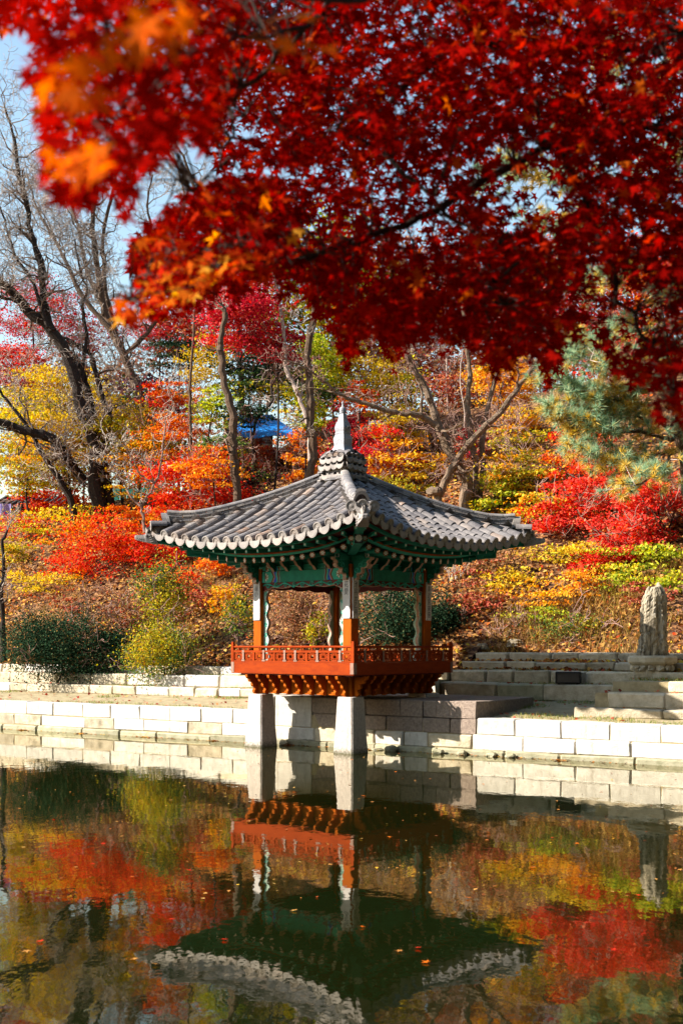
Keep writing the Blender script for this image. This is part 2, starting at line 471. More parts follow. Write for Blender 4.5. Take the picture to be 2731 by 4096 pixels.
ds = [-6,-.01,.021,.299,.301,.6,.94,1.10,1.115,1.4,1.555,1.565,2.0,2.555,2.565,2.9,3.155,3.165,3.5,3.755,3.765,3.905,3.915,4.2,4.355,4.365,4.405,4.415,4.69,4.71,5.055,5.065,5.4,5.755,5.765,6.09,6.11]
ds += [6.6+i*.7 for i in range(32)] + [30,34,40,48,60,80,120,200,300]
us = [-160,-100,-70,-50,-38] + [-30+i*1.0 for i in range(30)] + [i*.8 for i in range(14)] + [10.99,11.01] + [11.6+i*.8 for i in range(5)] + [15.69,15.71] + [16.4+i*.9 for i in range(16)] + [32,36,42,50,65,90,140]
us = sorted(us)
mb = MB(); nu = len(us)
for d in ds:
    for u in us:
        p = W(u, d); mb.v.append((p.x, p.y, ter(u, d)))
for j in range(len(ds)-1):
    for i in range(nu-1):
        a = j*nu+i
        mb.f.append((a, a+1, a+nu+1, a+nu)); mb.m.append(0 if ds[j] > 4.3 else 1)
tag(mb.build('hillside_ground', [M['soil'], M['bank_soil']]), kind='structure')

def watermat():
    m, nt, out = newmat('pond_water'); L = nt.links.new
    b = N(nt, 'ShaderNodeBsdfPrincipled')
    b.inputs['Base Color'].default_value = (.0055,.0080,.0016,1); b.inputs['Roughness'].default_value = .5
    b.inputs['Specular IOR Level'].default_value = 0.0
    g = N(nt, 'ShaderNodeNewGeometry')
    mp = N(nt, 'ShaderNodeMapping'); mp.inputs['Scale'].default_value = (1.0, .55, 1); L(g.outputs['Position'], mp.inputs['Vector'])
    n1 = N(nt, 'ShaderNodeTexNoise'); n1.inputs['Scale'].default_value = 5.5; n1.inputs['Detail'].default_value = 3; L(mp.outputs[0], n1.inputs['Vector'])
    n2 = N(nt, 'ShaderNodeTexNoise'); n2.inputs['Scale'].default_value = 1.1; n2.inputs['Detail'].default_value = 2; L(mp.outputs[0], n2.inputs['Vector'])
    ad = N(nt, 'ShaderNodeMath', operation='MULTIPLY_ADD'); ad.inputs[1].default_value = 2.2
    L(n2.outputs['Fac'], ad.inputs[0]); L(n1.outputs['Fac'], ad.inputs[2])
    bp = N(nt, 'ShaderNodeBump'); bp.inputs['Strength'].default_value = .027; bp.inputs['Distance'].default_value = .05
    L(ad.outputs[0], bp.inputs['Height']); gl = N(nt, 'ShaderNodeBsdfGlossy'); gl.inputs['Roughness'].default_value = .02; gl.inputs[0].default_value = (1,.96,.84,1)
    L(bp.outputs[0], gl.inputs['Normal'])
    fr = N(nt, 'ShaderNodeFresnel'); fr.inputs[0].default_value = 1.5
    mm = N(nt, 'ShaderNodeMath', operation='MULTIPLY_ADD'); mm.inputs[1].default_value = 1.05; mm.inputs[2].default_value = .04; mm.use_clamp = True
    L(fr.outputs[0], mm.inputs[0])
    mx = N(nt, 'ShaderNodeMixShader'); L(mm.outputs[0], mx.inputs[0]); L(b.outputs[0], mx.inputs[1]); L(gl.outputs[0], mx.inputs[2])
    L(mx.outputs[0], out.inputs[0]); return m
M['water'] = watermat()
mb = MB()
c = [W(-60, .2), W(60, .2), Vector((60, 3.2, 0)), Vector((-60, 3.2, 0))]
mb.poly([(p.x, p.y, 0) for p in reversed(c)])
tag(mb.build('pond_water', M['water']), kind='structure')
mb = MB()
mb.grid(lambda a, b: (-60+120*a, -30+34.3*b, .62+.05*vnoise(a*40, b*12) - (1.2 if b > .99 else 0)), 40, 12)
tag(mb.build('near_bank_ground', M['bank_soil']), kind='structure')

# ------------------------------------------------------------------ stone blocks
rb = random.Random(11)
def cbox(L_, D_, H_, c, j=.0, rng=rb):
    """chamfered block: 24 corners, 44 triangles, origin at its centre, slightly uneven"""
    V = []; idx = {}
    hs = (L_/2, D_/2, H_/2)
    for sx in (-1,1):
        for sy in (-1,1):
            for sz in (-1,1):
                off = [rng.uniform(-j, j) for _ in range(3)]
                cc = c*rng.uniform(.6, 1.6)
                for ax in range(3):
                    p = [sx*(hs[0]-cc)+off[0], sy*(hs[1]-cc)+off[1], sz*(hs[2]-cc)+off[2]]
                    p[ax] += (sx, sy, sz)[ax]*cc
                    idx[(sx,sy,sz,ax)] = len(V); V.append(tuple(p))
    Fc = []
    def face(ax):
        o = [a for a in range(3) if a != ax]
        for s in (-1, 1):
            q = []
            for a, b in ((-1,-1),(1,-1),(1,1),(-1,1)):
                k = [0,0,0]; k[ax] = s; k[o[0]] = a; k[o[1]] = b
                q.append(idx[(k[0],k[1],k[2],ax)])
            Fc.append(q if (s > 0) != (ax == 1) else q[::-1])
    for ax in range(3): face(ax)
    for ax in range(3):       # edges along ax
        o = [a for a in range(3) if a != ax]
        for a in (-1,1):
            for b in (-1,1):
                k0 = [0,0,0]; k0[ax] = -1; k0[o[0]] = a; k0[o[1]] = b
                k1 = list(k0); k1[ax] = 1
                q = [idx[(*k0,o[0])], idx[(*k1,o[0])], idx[(*k1,o[1])], idx[(*k0,o[1])]]
                Fc.append(q)
    for sx in (-1,1):
        for sy in (-1,1):
            for sz in (-1,1):
                Fc.append([idx[(sx,sy,sz,0)], idx[(sx,sy,sz,1)], idx[(sx,sy,sz,2)]])
    return V, Fc
def block_mesh(L_, D_, H_, c, j, mat):
    V, Fc = cbox(L_, D_, H_, c, j)
    me = bpy.data.meshes.new('stone_block'); me.from_pydata(V, [], Fc); me.materials.append(mat); me.update()
    import bmesh
    bm = bmesh.new(); bm.from_mesh(me); bmesh.ops.recalc_face_normals(bm, faces=bm.faces); bm.to_mesh(me); bm.free()
    return me
ANG = math.atan2(UV.y, UV.x)
def course(parent, u0, u1, d, z0, z1, depth, joints, mats, c=.014, j=.010, gap=.014, dj=.016, first=None):
    """one row of blocks along the pond edge; joints: list of u positions, or (min,max) block length"""
    if isinstance(joints, tuple):
        us_ = [u0]
        while us_[-1] < u1-joints[0]*1.2: us_.append(us_[-1]+rb.uniform(*joints))
        us_[-1] = u1
    else:
        us_ = [u0]+[x for x in joints if u0 < x < u1]+[u1]
    for a, b in zip(us_[:-1], us_[1:]):
        L_ = b-a-gap
        if L_ < .05: continue
        mt = mats[rb.randrange(len(mats))]
        me = block_mesh(L_, depth, z1-z0-.004, c, j, mt)
        dd = d+depth/2+rb.uniform(-dj, dj)
        p = W((a+b)/2, dd, (z0+z1)/2)
        o = link('stone_block', me, parent)
        o.location = p; o.rotation_euler = (0, 0, ANG+rb.uniform(-.006, .006))

def pxu(px, d, it=0):
    """u of the point at distance d behind the pond edge that is seen at column px"""
    t = (px-CX)/F
    # (A0+UV u+NV d).x = t*(...).y
    return (t*(A0.y+NV.y*d)-(A0.x+NV.x*d))/(UV.x-t*UV.y)

G, GW, GM = M['granite'], M['granite_warm'], M['granite_wet']
pw = empty('pond_wall', W(10, 0, 0)); pw.location = (0,0,0)
tag(pw, 'long pale granite block wall along the water edge of the pond', 'wall')
topj = [pxu(x, 0) for x in (105,212,330,440,558,680,805,930)]
topj2 = [pxu(x, 0) for x in (1885,2060,2245,2440,2642)]
course(pw, -22, 8.3, 0, .40, .72, .45, [-20.5,-18.8,-17,-15.4,-13.7,-12,-10.4,-8.9,-7.2,-5.6,-4.1,-2.6,-1.2]+topj, [G])
course(pw, 13.85, 30, 0, .40, .72, .45, topj2+[19.1,20.4,21.8,23.2,24.6,26,27.4,28.8], [G])
course(pw, -22, 8.3, -.01, .13, .395, .45, [-20,-18,-16.3,-14.7,-13.1,-11.2,-9.5,-8,-6.3,-4.7,-3.3,-1.9,-.6]+[pxu(x,0) for x in (57,165,340,458,576,753,889)], [G,G,GW])
course(pw, 8.3, 30, -.02, .10, .395, .45, [pxu(x,0) for x in (1085,1260,1500,1615,1710,1890,2093,2304,2523)]+[18.6,20.2,21.6,23.1,24.6,26.1,27.6], [G,GW,G], c=.022, j=.012)
course(pw, -22, 30, -.06, -.25, .12, .5, (.9,1.7), [GM], c=.03, j=.02)
for k in range(16):     # rubble at the foot of the wall
    u = rb.uniform(8.6, 16); s = rb.uniform(.10, .2)
    o = link('rubble_stone', block_mesh(s*1.6, s, s*.75, s*.22, s*.08, GM), pw)
    o.location = W(u, -.14+rb.uniform(-.05,.03), .0+rb.uniform(-.02,.04)); o.rotation_euler = (rb.uniform(-.2,.2), rb.uniform(-.2,.2), rb.uniform(0,3))

pf = empty('stone_platform'); tag(pf, 'pink granite block platform under the back of the pavilion', 'platform')
course(pf, 8.3, 9.9, -.015, .40, 1.05, .6, [8.9], [GW, G])
course(pf, 9.9, 13.85, .0, .40, .70, .6, [pxu(x,0) for x in (1330,1545,1690,1800)], [M['granite_pink']], c=.012)
course(pf, 9.9, 13.85, .015, .705, 1.05, .6, [pxu(x,0) for x in (1460,1600,1690,1744)], [M['granite_pink']], c=.012)
course(pf, 8.32, 13.83, .62, .70, 1.045, 2.2, [9.6,11,12.4], [M['granite_pink']], c=.01, dj=.004)

def step(name, label, u0, u1, rows, mats, lens=(.8,1.5), depth=.4):
    o = empty(name); tag(o, label, 'stone step', 'stone terrace steps')
    for d, z0, z1 in rows:
        course(o, u0, u1, d, z0-.03, z1, depth, lens, mats, c=.03, j=.016, gap=.012, dj=.02)
    return o
ord_ = ('lowest', 'middle', 'topmost')
for k, r in enumerate(LEFT):
    step('stone_step', f'{ord_[k]} weathered stone step left of the pavilion, beyond the grass strip' if k == 0 else
         (f'{ord_[k]} weathered stone step left of the pavilion' if k == 1 else 'topmost weathered stone step left of the pavilion, under the bushes'), -24, 11, [r], [GW, GW, G], (.7,1.5))
rl = ('big slab step right of the pavilion with mossy face', 'second step up right of the pavilion, behind the black box', 'third step up right of the pavilion, strewn with red leaves', 'uppermost step right of the pavilion at the foot of the slope')
for k, r in enumerate(RIGHT):
    step('stone_step', rl[k], 11.02, 34, [r], [GW, GW, GM] if k == 0 else [GW], (.9,2.0) if k == 0 else (.6,1.3))
jl = ('lowest pale step at the right edge, just behind the pond wall', 'tall pale step at the right edge with scalloped roof shadow', 'short pale step at the right edge below the standing rock')
for k, r in enumerate(JUT):
    step('stone_step', jl[k], (15.5, 16.0, 16.9)[k], 34, [r], [GW], (1.1,2.0))
st = empty('stone_step'); tag(st, 'dark mossy footing stones below the big slab right of the pavilion', 'stone step', 'stone terrace steps')
course(st, 13.9, 16.2, 3.62, .68, .93, .4, (.7,1.1), [GM], c=.03, j=.02)
# ------------------------------------------------------------------ pavilion (local frame: -y is the sunlit face, +x the shaded face)
PC = Vector((.03, 25.42))
PAV = empty('pavilion', (PC.x, PC.y, 0), rad(-40))
tag(PAV, 'small square wooden pavilion with grey tiled roof standing over the pond edge', 'pavilion')
rp = random.Random(3)
CO, CWD, OUT = 1.25, .23, 1.365
sides = []          # part objects of the -y side that are copied to the other three
def side(o):
    sides.append(o); return o

# stone pillars
def square_ring(h, z, c=.03):
    k = h-c
    return [(-k,-h,z),(k,-h,z),(h,-k,z),(h,k,z),(k,h,z),(-k,h,z),(-h,k,z),(-h,-k,z)]
mb = MB(); mb.rings([square_ring(.285,-.5), square_ring(.262,.0), square_ring(.235,.4), square_ring(.212,.9), square_ring(.20,1.12), square_ring(.185,1.13)])
pill = mb.mesh('stone_pillar', M['pillar_stone'])
mb = MB(); mb.rings([square_ring(.26,1.03), square_ring(.255,1.12), square_ring(.24,1.13)])
pills = mb.mesh('stone_base', M['pillar_stone'])
mb = MB(); mb.rings([square_ring(CWD/2,1.131,.012), square_ring(CWD/2,3.80,.012)])
colm = mb.mesh('column', M['col_red'])
cols = {}
for sx in (-1,1):
    for sy in (-1,1):
        inwater = sy < 0
        o = link('stone_pillar' if inwater else 'stone_base', pill if inwater else pills, PAV); o.location = (sx*CO, sy*CO, 0)
        c_ = link('column', colm, PAV); c_.location = (sx*CO, sy*CO, 0); cols[(sx,sy)] = c_
# plaques with brushed writing
mb = MB(); mb.box((0,0,0), (.185,.02,.825)); plm = mb.mesh('plaque', M['plaque'])
mb = MB()
for sx in (-1,1):
    for sz in (-1,1):
        mb.box((sx*.078, -.0125, sz*.395), (.013,.006,.013))
nailm = mb.mesh('nail', M['black'])
def writing(chars):
    cu = bpy.data.curves.new('writing', 'FONT'); cu.size = .125; cu.align_x = 'CENTER'
    objs = []
    tmpv, tmpf = [], []
    for ch, zz in chars:
        cu.body = ch
        t = bpy.data.objects.new('tmp', cu); COL.objects.link(t)
        dg = bpy.context.evaluated_depsgraph_get()
        me = bpy.data.meshes.new_from_object(t.evaluated_get(dg))
        if len(me.vertices):
            xs = [v.co.x for v in me.vertices]; ys = [v.co.y for v in me.vertices]
            mx, my = (min(xs)+max(xs))/2, (min(ys)+max(ys))/2
            b = len(tmpv)
            for v in me.vertices:
                x, y = v.co.x-mx, v.co.y-my
                tmpv.append((x*.88+y*.06, -.0135, zz+y*1.12))
            tmpf += [tuple(b+i for i in p.vertices) for p in me.polygons]
        bpy.data.objects.remove(t); bpy.data.meshes.remove(me)
    me = bpy.data.meshes.new('writing'); me.from_pydata(tmpv, [], tmpf); me.materials.append(M['ink']); me.update()
    return me
def plaque(col, face, chars):
    c_ = cols[col]; R = Matrix.Rotation(face*math.pi/2, 4, 'Z')
    base = R @ Matrix.Translation((0, -(CWD/2+.012), 3.12))
    p = link('plaque', plm, c_, base)
    link('nail', nailm, c_, base)
    if chars: link('writing', writing(chars), c_, base)
    return p
row5 = [.275, .13, -.01, -.15, -.285]
plaque((1,-1), 0, [(c, z) for c, z in zip('花愛', row5)])
plaque((1,-1), 1, list(zip('池容太乙舟', row5)))
plaque((-1,-1), 0, [('龜', .275), ('小', .15)])
plaque((1,1), 1, list(zip('事近民來座', row5)))
plaque((-1,1), 2, []); plaque((-1,1), 3, []); plaque((1,1), 2, []); plaque((-1,-1), 3, [])

# floor and under-floor
DK = 1.70
mb = MB()
nb = 18
for i in range(nb):
    w = 2*(DK-.05)/nb
    mb.box((-DK+.05+w*(i+.5), 0, 1.80), (w-.008, 2*(DK-.05), .035))
mb.build('floor', M['floor_wood'], PAV)
mb = MB(); mb.box((0,0,1.70), (2*(DK-.12),2*(DK-.12),.15)); mb.build('floor_frame', M['dark_red'], PAV)

# --- one side: balcony front board, lattice railing
yF = -DK
mb = MB(); mb.box((0, yF+.03, 1.705), (2*DK, .06, .225)); mb.box((0, yF+.032, 1.583), (2*DK-.006, .056, .015))
fb = side(mb.build('balcony_board', M['red'], PAV))
mb = MB()
for sx in (-1,1): mb.box((sx*(DK-.045), yF-.0035, 1.705), (.086, .008, .222))
side(mb.build('corner_strap', M['strap'], PAV))
rail = MB()
rail.box((0, yF+.03, 1.835), (2*DK-.1, .05, .03))
rail.box((0, yF+.03, 2.040), (2*DK-.02, .052, .045))
rl_ = side(rail.build('railing', M['red'], PAV))
NP = 11; PW = (2*DK-.12)/NP
mb = MB()
for i in range(NP+1):
    mb.box((-DK+.06+i*PW, yF+.03, 1.935), (.052, .046, .17))
def rail_child(mb, name, mat):
    return mb.build(name, mat, rl_)
for i in range(NP+1):
    q = MB(); q.box((-DK+.06+i*PW, yF+.03, 1.934), (.050, .044, .168)); rail_child(q, 'post', M['red'])
q = MB(); q.tube([(-DK+.02,yF+.03,2.135),(DK-.02,yF+.03,2.135)], .024, 10); rail_child(q, 'handrail', M['red'])
q = MB(); q.box((DK-.03, yF+.03, 1.93), (.066,.066,.56)); q.box((DK-.03,yF+.03,2.225),(.05,.05,.04)); rail_child(q, 'corner_post', M['red'])
# lattice panel
q = MB(); w, h, t = PW-.055, .163, .017
for zz in (-h/2+.012, h/2-.012): q.box((0,0,zz), (w*.55,.02,t))
for zz in (-h*.24, h*.24): q.box((0,0,zz), (w*.78,.02,t))
for xx in (-w*.2, w*.2): q.box((xx,0,0), (t,.0195,h*.52))
for xx in (-w*.36, w*.36): q.box((xx,0,0), (t,.019,h*.74))
for sx in (-1,1):
    for zz in (-h*.09, h*.09): q.box((sx*w*.37,0,zz), (w*.26,.0185,t))
    for sz in (-1,1):
        q.box((sx*w*.12,0,sz*h*.36), (t,.018,h*.26))
        q.box((sx*w*.43,0,sz*h*.30), (w*.15,.018,t))
latm = q.mesh('lattice_panel', M['red'])
q = MB()
prof = [(.030,0),(.026,.012),(.014,.018),(.018,.03),(.012,.04),(.024,.052),(.020,.06)]
q.rings([[(r*math.cos(a), r*math.sin(a), z) for a in [k*math.pi/4 for k in range(8)]] for r, z in prof])
balm = q.mesh('baluster', M['red'], True)
q = MB(); q.box((0,-.026,0), (.062,.006,.052)); q.box((0,-.026,-.105),(.05,.006,.15)); q.box((0,-.026,-.19),(.088,.006,.035))
strm = q.mesh('strap', M['strap'])
for i in range(NP):
    x = -DK+.06+(i+.5)*PW
    o = link('lattice_panel', latm, rl_); o.location = (x, yF+.03, 1.934)
    o = link('baluster', balm, rl_); o.location = (x, yF+.03, 2.062)
    if i in (1,3,5,6,8,10):
        o = link('strap', strm, rl_); o.location = (x-PW/2, yF+.0275, 2.04)

# --- lower panel and carved brackets below the balcony
mb = MB(); mb.box((0, -OUT+.05, 1.29), (2*CO-CWD-.004, .05, .28)); side(mb.build('lower_panel', M['col_red'], PAV))
mb = MB(); mb.box((0, -OUT+.06, 1.475), (2*CO-CWD-.004, .08, .085)); side(mb.build('lower_rail', M['dark_red'], PAV))
mb = MB(); mb.box((0, -OUT-.16, 1.555), (2*DK-.3, .07, .045)); side(mb.build('balcony_joist', M['dark_red'], PAV))
bpf = [(0,.0),(.07,.0),(.105,.02),(.115,.06),(.085,.09),(.075,.12),(.10,.14),(.145,.15),(.165,.18),(.16,.22),(.135,.235),(.175,.245),(.23,.255),(.255,.285),(.25,.315),(.29,.325),(.32,.35),(.33,.385),(.33,.41),(0,.41)]
q = MB(); q.prism(bpf, lambda a, b, t: (t, -a, b), -.032, .032); brm = q.mesh('carved_bracket', M['col_red'])
for i in range(7):
    x = -CO+CWD/2+.16+i*(2*CO-CWD-.32)/6
    o = side(link('carved_bracket', brm, PAV)); o.location = (x, -OUT+.03, 1.14)
for sx in (-1,1):
    o = side(link('carved_bracket', brm, PAV)); o.location = (sx*CO+ .0, -OUT-.003, 1.14)
# --- painted tie beam
mats = [M['teal'], M['blue'], M['teal_light'], M['dark_red'], M['white'], M['pale'], M['black'], M['orange']]
def bands(mb, x0, sgn, z0, z1, y, off=.003):
    """painted bands from a beam end towards its middle; sgn +1: x grows to the middle"""
    H = z1-z0
    def band(a, b, fa, fb, mat, lift):
        n = 8
        for k in range(n):
            t0, t1 = k/n, (k+1)/n
            q = [(x0+sgn*(a+fa(t0)), z0+t0*H), (x0+sgn*(b+fb(t0)), z0+t0*H), (x0+sgn*(b+fb(t1)), z0+t1*H), (x0+sgn*(a+fa(t1)), z0+t1*H)]
            pts = [(p[0], y-lift, p[1]) for p in q]
            mb.poly(pts if sgn > 0 else pts[::-1], mat)
    wv = lambda amp: (lambda t: amp*math.sin(t*math.pi*2)*.5+amp*.5)
    ch = lambda amp: (lambda t: amp*(1-abs(2*t-1)))
    z = lambda t: 0
    band(.0, .07, z, z, 2, off); band(.07, .085, z, z, 6, off)
    band(.085, .40, z, ch(.0), 2, off*.6)
    band(.26, .30, ch(.06), ch(.06), 3, off*1.4)
    band(.30, .33, ch(.06), ch(.06), 5, off*1.4)
    band(.33, .40, ch(.05), wv(.02), 1, off*1.4)
    band(.40, .44, wv(.02), wv(.02), 2, off*1.4)
    band(.44, .485, wv(.02), wv(.02), 3, off*1.4)
    band(.485, .505, wv(.02), wv(.02), 2, off*1.4)
    band(.505, .52, wv(.02), wv(.02), 6, off*1.4)
    # petalled half flower
    cx, cz = x0+sgn*.10, (z0+z1)/2
    for k in range(7):
        a = -math.pi/2+math.pi*(k+.5)/7
        r0, r1, wd_ = .035, .095, .026
        e = Vector((math.cos(a)*sgn, math.sin(a))); n_ = Vector((-e.y, e.x))
        pts = [e*r0, e*((r0+r1)/2)+n_*wd_*.6, e*r1, e*((r0+r1)/2)-n_*wd_*.6]
        pts = [(cx+p.x, y-off*2, cz+p.y) for p in pts]
        mb.poly(pts if sgn < 0 else pts[::-1], 4 if k % 2 == 0 else 5)
    for k in range(6):
        a0, a1 = -math.pi/2+math.pi*k/6, -math.pi/2+math.pi*(k+1)/6
        pts = [(cx,y-off*2.2,cz),(cx+sgn*.034*math.cos(a0),y-off*2.2,cz+.034*math.sin(a0)),(cx+sgn*.034*math.cos(a1),y-off*2.2,cz+.034*math.sin(a1))]
        mb.poly(pts if sgn < 0 else pts[::-1], 7)
mb = MB(); hb = CO-CWD/2-.002
mb.box((0, -CO-.0, 3.62), (2*hb, .16, .235))
bands(mb, -hb, 1, 3.503, 3.737, -CO-.08); bands(mb, hb, -1, 3.503, 3.737, -CO-.08)
side(mb.build('tie_beam', mats, PAV))
# upper beam and purlin
mb = MB(); mb.box((0, -CO, 3.80), (2*hb, .12, .10), 0); mb.box((0, -CO-.062, 3.838), (2*hb-.9, .006, .018), 2)
bands(mb, -hb, 1, 3.755, 3.85, -CO-.06); bands(mb, hb, -1, 3.755, 3.85, -CO-.06)
side(mb.build('upper_beam', mats, PAV))
mb = MB(); mb.tube([(-CO-.42,-CO,3.955),(CO+.42,-CO,3.955)], .10, 16, 0)
for sx in (-1,1):
    x = sx*(CO+.42)
    for k in range(14):
        a = 2*math.pi*k/14
        e = Vector((math.cos(a), math.sin(a))); n_ = Vector((-e.y, e.x))
        pts = [e*.02, e*.055+n_*.012, e*.075, e*.055-n_*.012]
        mb.poly([(x+sx*.004, -CO+p.x, 3.955+p.y) for p in pts], 4)
side(mb.build('purlin', mats, PAV))
# --- carved bracket arms at the columns, small brackets between
def scroll(mb, cx, cz, r, turns, sgn, fn, rad_, mat, a0=0.0):
    pts = []
    n = int(10*turns)
    for k in range(n+1):
        t = k/n; a = a0+sgn*2*math.pi*turns*t; rr = r*(1-.8*t)
        pts.append(fn(cx+rr*math.cos(a), cz+rr*math.sin(a)))
    mb.tube(pts, [rad_*(1-.4*k/n) for k in range(n+1)], 5, mat)
arm = [(0,-.30),(.07,-.30),(.10,-.27),(.085,-.22),(.12,-.18),(.19,-.185),(.23,-.15),(.215,-.09),(.24,-.06),(.31,-.075),(.37,-.05),(.40,.0),(.37,.03),(.40,.075),(.47,.10),(.47,.14),(0,.14)]
inner = [(a*.9, b*.93+.004) for a, b in arm]
q = MB()
q.prism(arm, lambda a, b, t: (t, -a, b), -.045, .045, 1, 1)
for s_ in (-1,1):
    q.poly([(s_*.0475, -a, b) for a, b in (inner if s_ < 0 else inner[::-1])], 0)
    fn = lambda a, b, s_=s_: (s_*.052, -a, b)
    scroll(q, .09, -.12, .06, 1.3, 1, fn, .012, 2); scroll(q, .20, .0, .065, 1.4, -1, fn, .012, 2, 1.0); scroll(q, .30, .07, .05, 1.2, 1, fn, .011, 2, 2.0)
    scroll(q, .05, -.22, .04, 1.1, -1, fn, .010, 2)
armm = q.mesh('bracket_arm', [M['teal'], M['pale'], M['teal_light']])
for sx in (-1,1):
    o = side(link('bracket_arm', armm, PAV)); o.location = (sx*CO, -OUT+.01, 3.78)
sb = [(0,-.13),(.04,-.12),(.07,-.08),(.10,-.05),(.16,-.03),(.20,.02),(.235,.06),(.235,.09),(0,.09)]
q = MB(); q.prism(sb, lambda a, b, t: (t, -a, b), -.035, .035, 1, 0); sbm = q.mesh('small_bracket', [M['teal'], M['pale']])
for i in range(5):
    o = side(link('small_bracket', sbm, PAV)); o.location = (-.78+i*.39, -CO-.075, 3.85)
# --- fretwork valance under the beam and along the columns
def wavy(n, f): return [f(k/n) for k in range(n+1)]
xw = hb
bot = wavy(40, lambda t: (-xw+2*xw*t, 3.50-(.085+.045*abs(math.cos(t*math.pi*4))+.07*abs(2*t-1)**4)))
pv = [(-xw,3.499)]+bot+[(xw,3.499)]
mb = MB()
mb.prism(pv, lambda a, b, t: (a, t, b), -CO-.04, -CO+.0, 1, 0)
fn = lambda a, b: (a, -CO-.047, b)
for k in range(9):
    x = -xw+.14+k*(2*xw-.28)/8
    scroll(mb, x, 3.445, .060, 1.3, 1 if k % 2 else -1, fn, .015, 2, k*1.3)
mb.tube([fn(-xw+2*xw*k/48, 3.44+.035*math.sin(k/48*math.pi*9)) for k in range(49)], .015, 5, 2)
mb.tube([fn(a, b+.012) for a, b in bot], .008, 5, 3)
side(mb.build('valance', [M['dark_red'], M['pale'], M['teal_light'], M['pale']], PAV))
for sx in (-1,1):
    x0 = sx*hb
    edge = wavy(40, lambda t: (x0-sx*(.10+.035*math.sin(t*math.pi*9)+.03*(1-t)), 1.83+1.60*t))
    mb = MB()
    poly = [(x0,1.83)]+edge+[(x0,3.43)]
    if sx > 0: poly = poly[::-1]
    mb.prism(poly, lambda a, b, t: (a, t, b), -CO-.03, -CO+.03, 1, 0)
    for k in range(7):
        scroll(mb, x0-sx*.065, 1.96+k*.22, .045, 1.3, sx*(1 if k % 2 else -1), lambda a, b: (a, -CO-.036, b), .010, 2, k*1.7)
    mb.tube([(a+sx*.012, -CO-.033, b) for a, b in edge], .008, 5, 3)
    side(mb.build('side_fretwork', [M['mint'], M['pale'], M['teal_light'], M['white']], PAV))

# --- eaves
HR = 2.90
def zh(q): return 5.6-.512*(q-.35)+.094*(q-.35)*(q-1.56)
def zs(s, q):
    a = min(1.0, abs(s)/max(q, .05))
    return zh(q)-.42*(q/2.87)**1.6*(1-a**2.4)
def qe(s): return 2.85+.09*(abs(s)/2.87)**3
def E(s): return .42*min(1, abs(s)/2.87)**2.4
NR = 19
def flower(mb, c, ax, ay, r, m0, m1, m2, n=6):
    c = Vector(c)
    for k in range(n):
        a = 2*math.pi*k/n; e = ax*math.cos(a)+ay*math.sin(a); f = ax*math.cos(a+.5)+ay*math.sin(a+.5); g = ax*math.cos(a-.5)+ay*math.sin(a-.5)
        mb.poly([c, c+g*r*.6, c+e*r, c+f*r*.6], m1)
for i in range(NR):
    s0 = (i-(NR-1)/2)*.245
    x1 = max(-1.22, min(1.22, s0*.62)); s1 = s0*1.08
    p0 = Vector((x1, -CO+.15, 4.09)); p1 = Vector((s1, -2.20, 3.90+.86*E(s1)*1.25))
    mb = MB(); mb.tube([p0, p1], .062, 10, 0)
    dv = (p1-p0).normalized(); ax = dv.cross(Vector((0,0,1))).normalized(); ay = dv.cross(ax)
    c_ = p1+dv*.003
    mb.poly([c_+(ax*math.cos(a)+ay*math.sin(a))*.060 for a in [2*math.pi*k/10 for k in range(10)]], 2)
    flower(mb, p1+dv*.006, ax, ay, .054, 1, 1, 2, 6)
    side(mb.build('rafter', [M['teal'], M['white'], M['orange']], PAV))
NB = 17
for i in range(NB):
    s0 = (i-(NB-1)/2)*.315
    p1 = Vector((s0, -2.64, 4.05+E(s0)*.97)); p0 = Vector((s0*.88, -2.05, 4.10+E(s0*.9)*.8))
    dv = (p1-p0).normalized()
    Rm = dv.to_track_quat('Y', 'Z').to_matrix()
    mb = MB(); L_ = (p1-p0).length; c_ = (p0+p1)/2
    mb.box(c_, (.062, L_, .075), 0, Rm)
    mb.box(p1+dv*.002, (.056, .006, .068), 2, Rm); mb.box(p1+dv*.006, (.030, .006, .040), 1, Rm)
    side(mb.build('flying_rafter', [M['teal'], M['white'], M['teal_light']], PAV))
def strip(name, mat, q0, q1, zf, th, n=40, span=None):
    mb = MB(); sp = span
    r = []
    for k in range(n+1):
        s = -sp+2*sp*k/n
        f = s/sp
        a = [(s*q0/q1 if abs(f) == 1 else s*q0/q1, -q0), (s, -q1)]
        zz = zf(s)
        r.append([(a[0][0],a[0][1],zz),(a[1][0],a[1][1],zz),(a[1][0],a[1][1],zz+th),(a[0][0],a[0][1],zz+th)])
    mb.rings(r); return side(mb.build(name, mat, PAV))
strip('eave_board', M['teal'], 2.60, 2.70, lambda s: 4.092+E(s)*.985, .055, span=2.70)
strip('eave_batten', M['dark_red'], 2.58, 2.73, lambda s: 4.149+E(s)*.985, .035, span=2.73)
strip('lower_eave_board', M['teal_light'], 2.14, 2.25, lambda s: 3.965+E(s*1.08)*1.07, .04, span=2.25)
strip('lower_eave_batten', M['orange'], 2.15, 2.262, lambda s: 4.008+E(s*1.08)*1.07, .03, span=2.262)
mb = MB()
def under(a, b):
    q = 1.2+(2.68-1.2)*b; s = (2*a-1)*q
    return (s, -q, lerp(4.19, 4.14+E(s)*1.0, b**1.2) if q > 1.2 else 4.2)
mb.grid(under, 24, 8); side(mb.build('soffit', M['dark_red'], PAV))

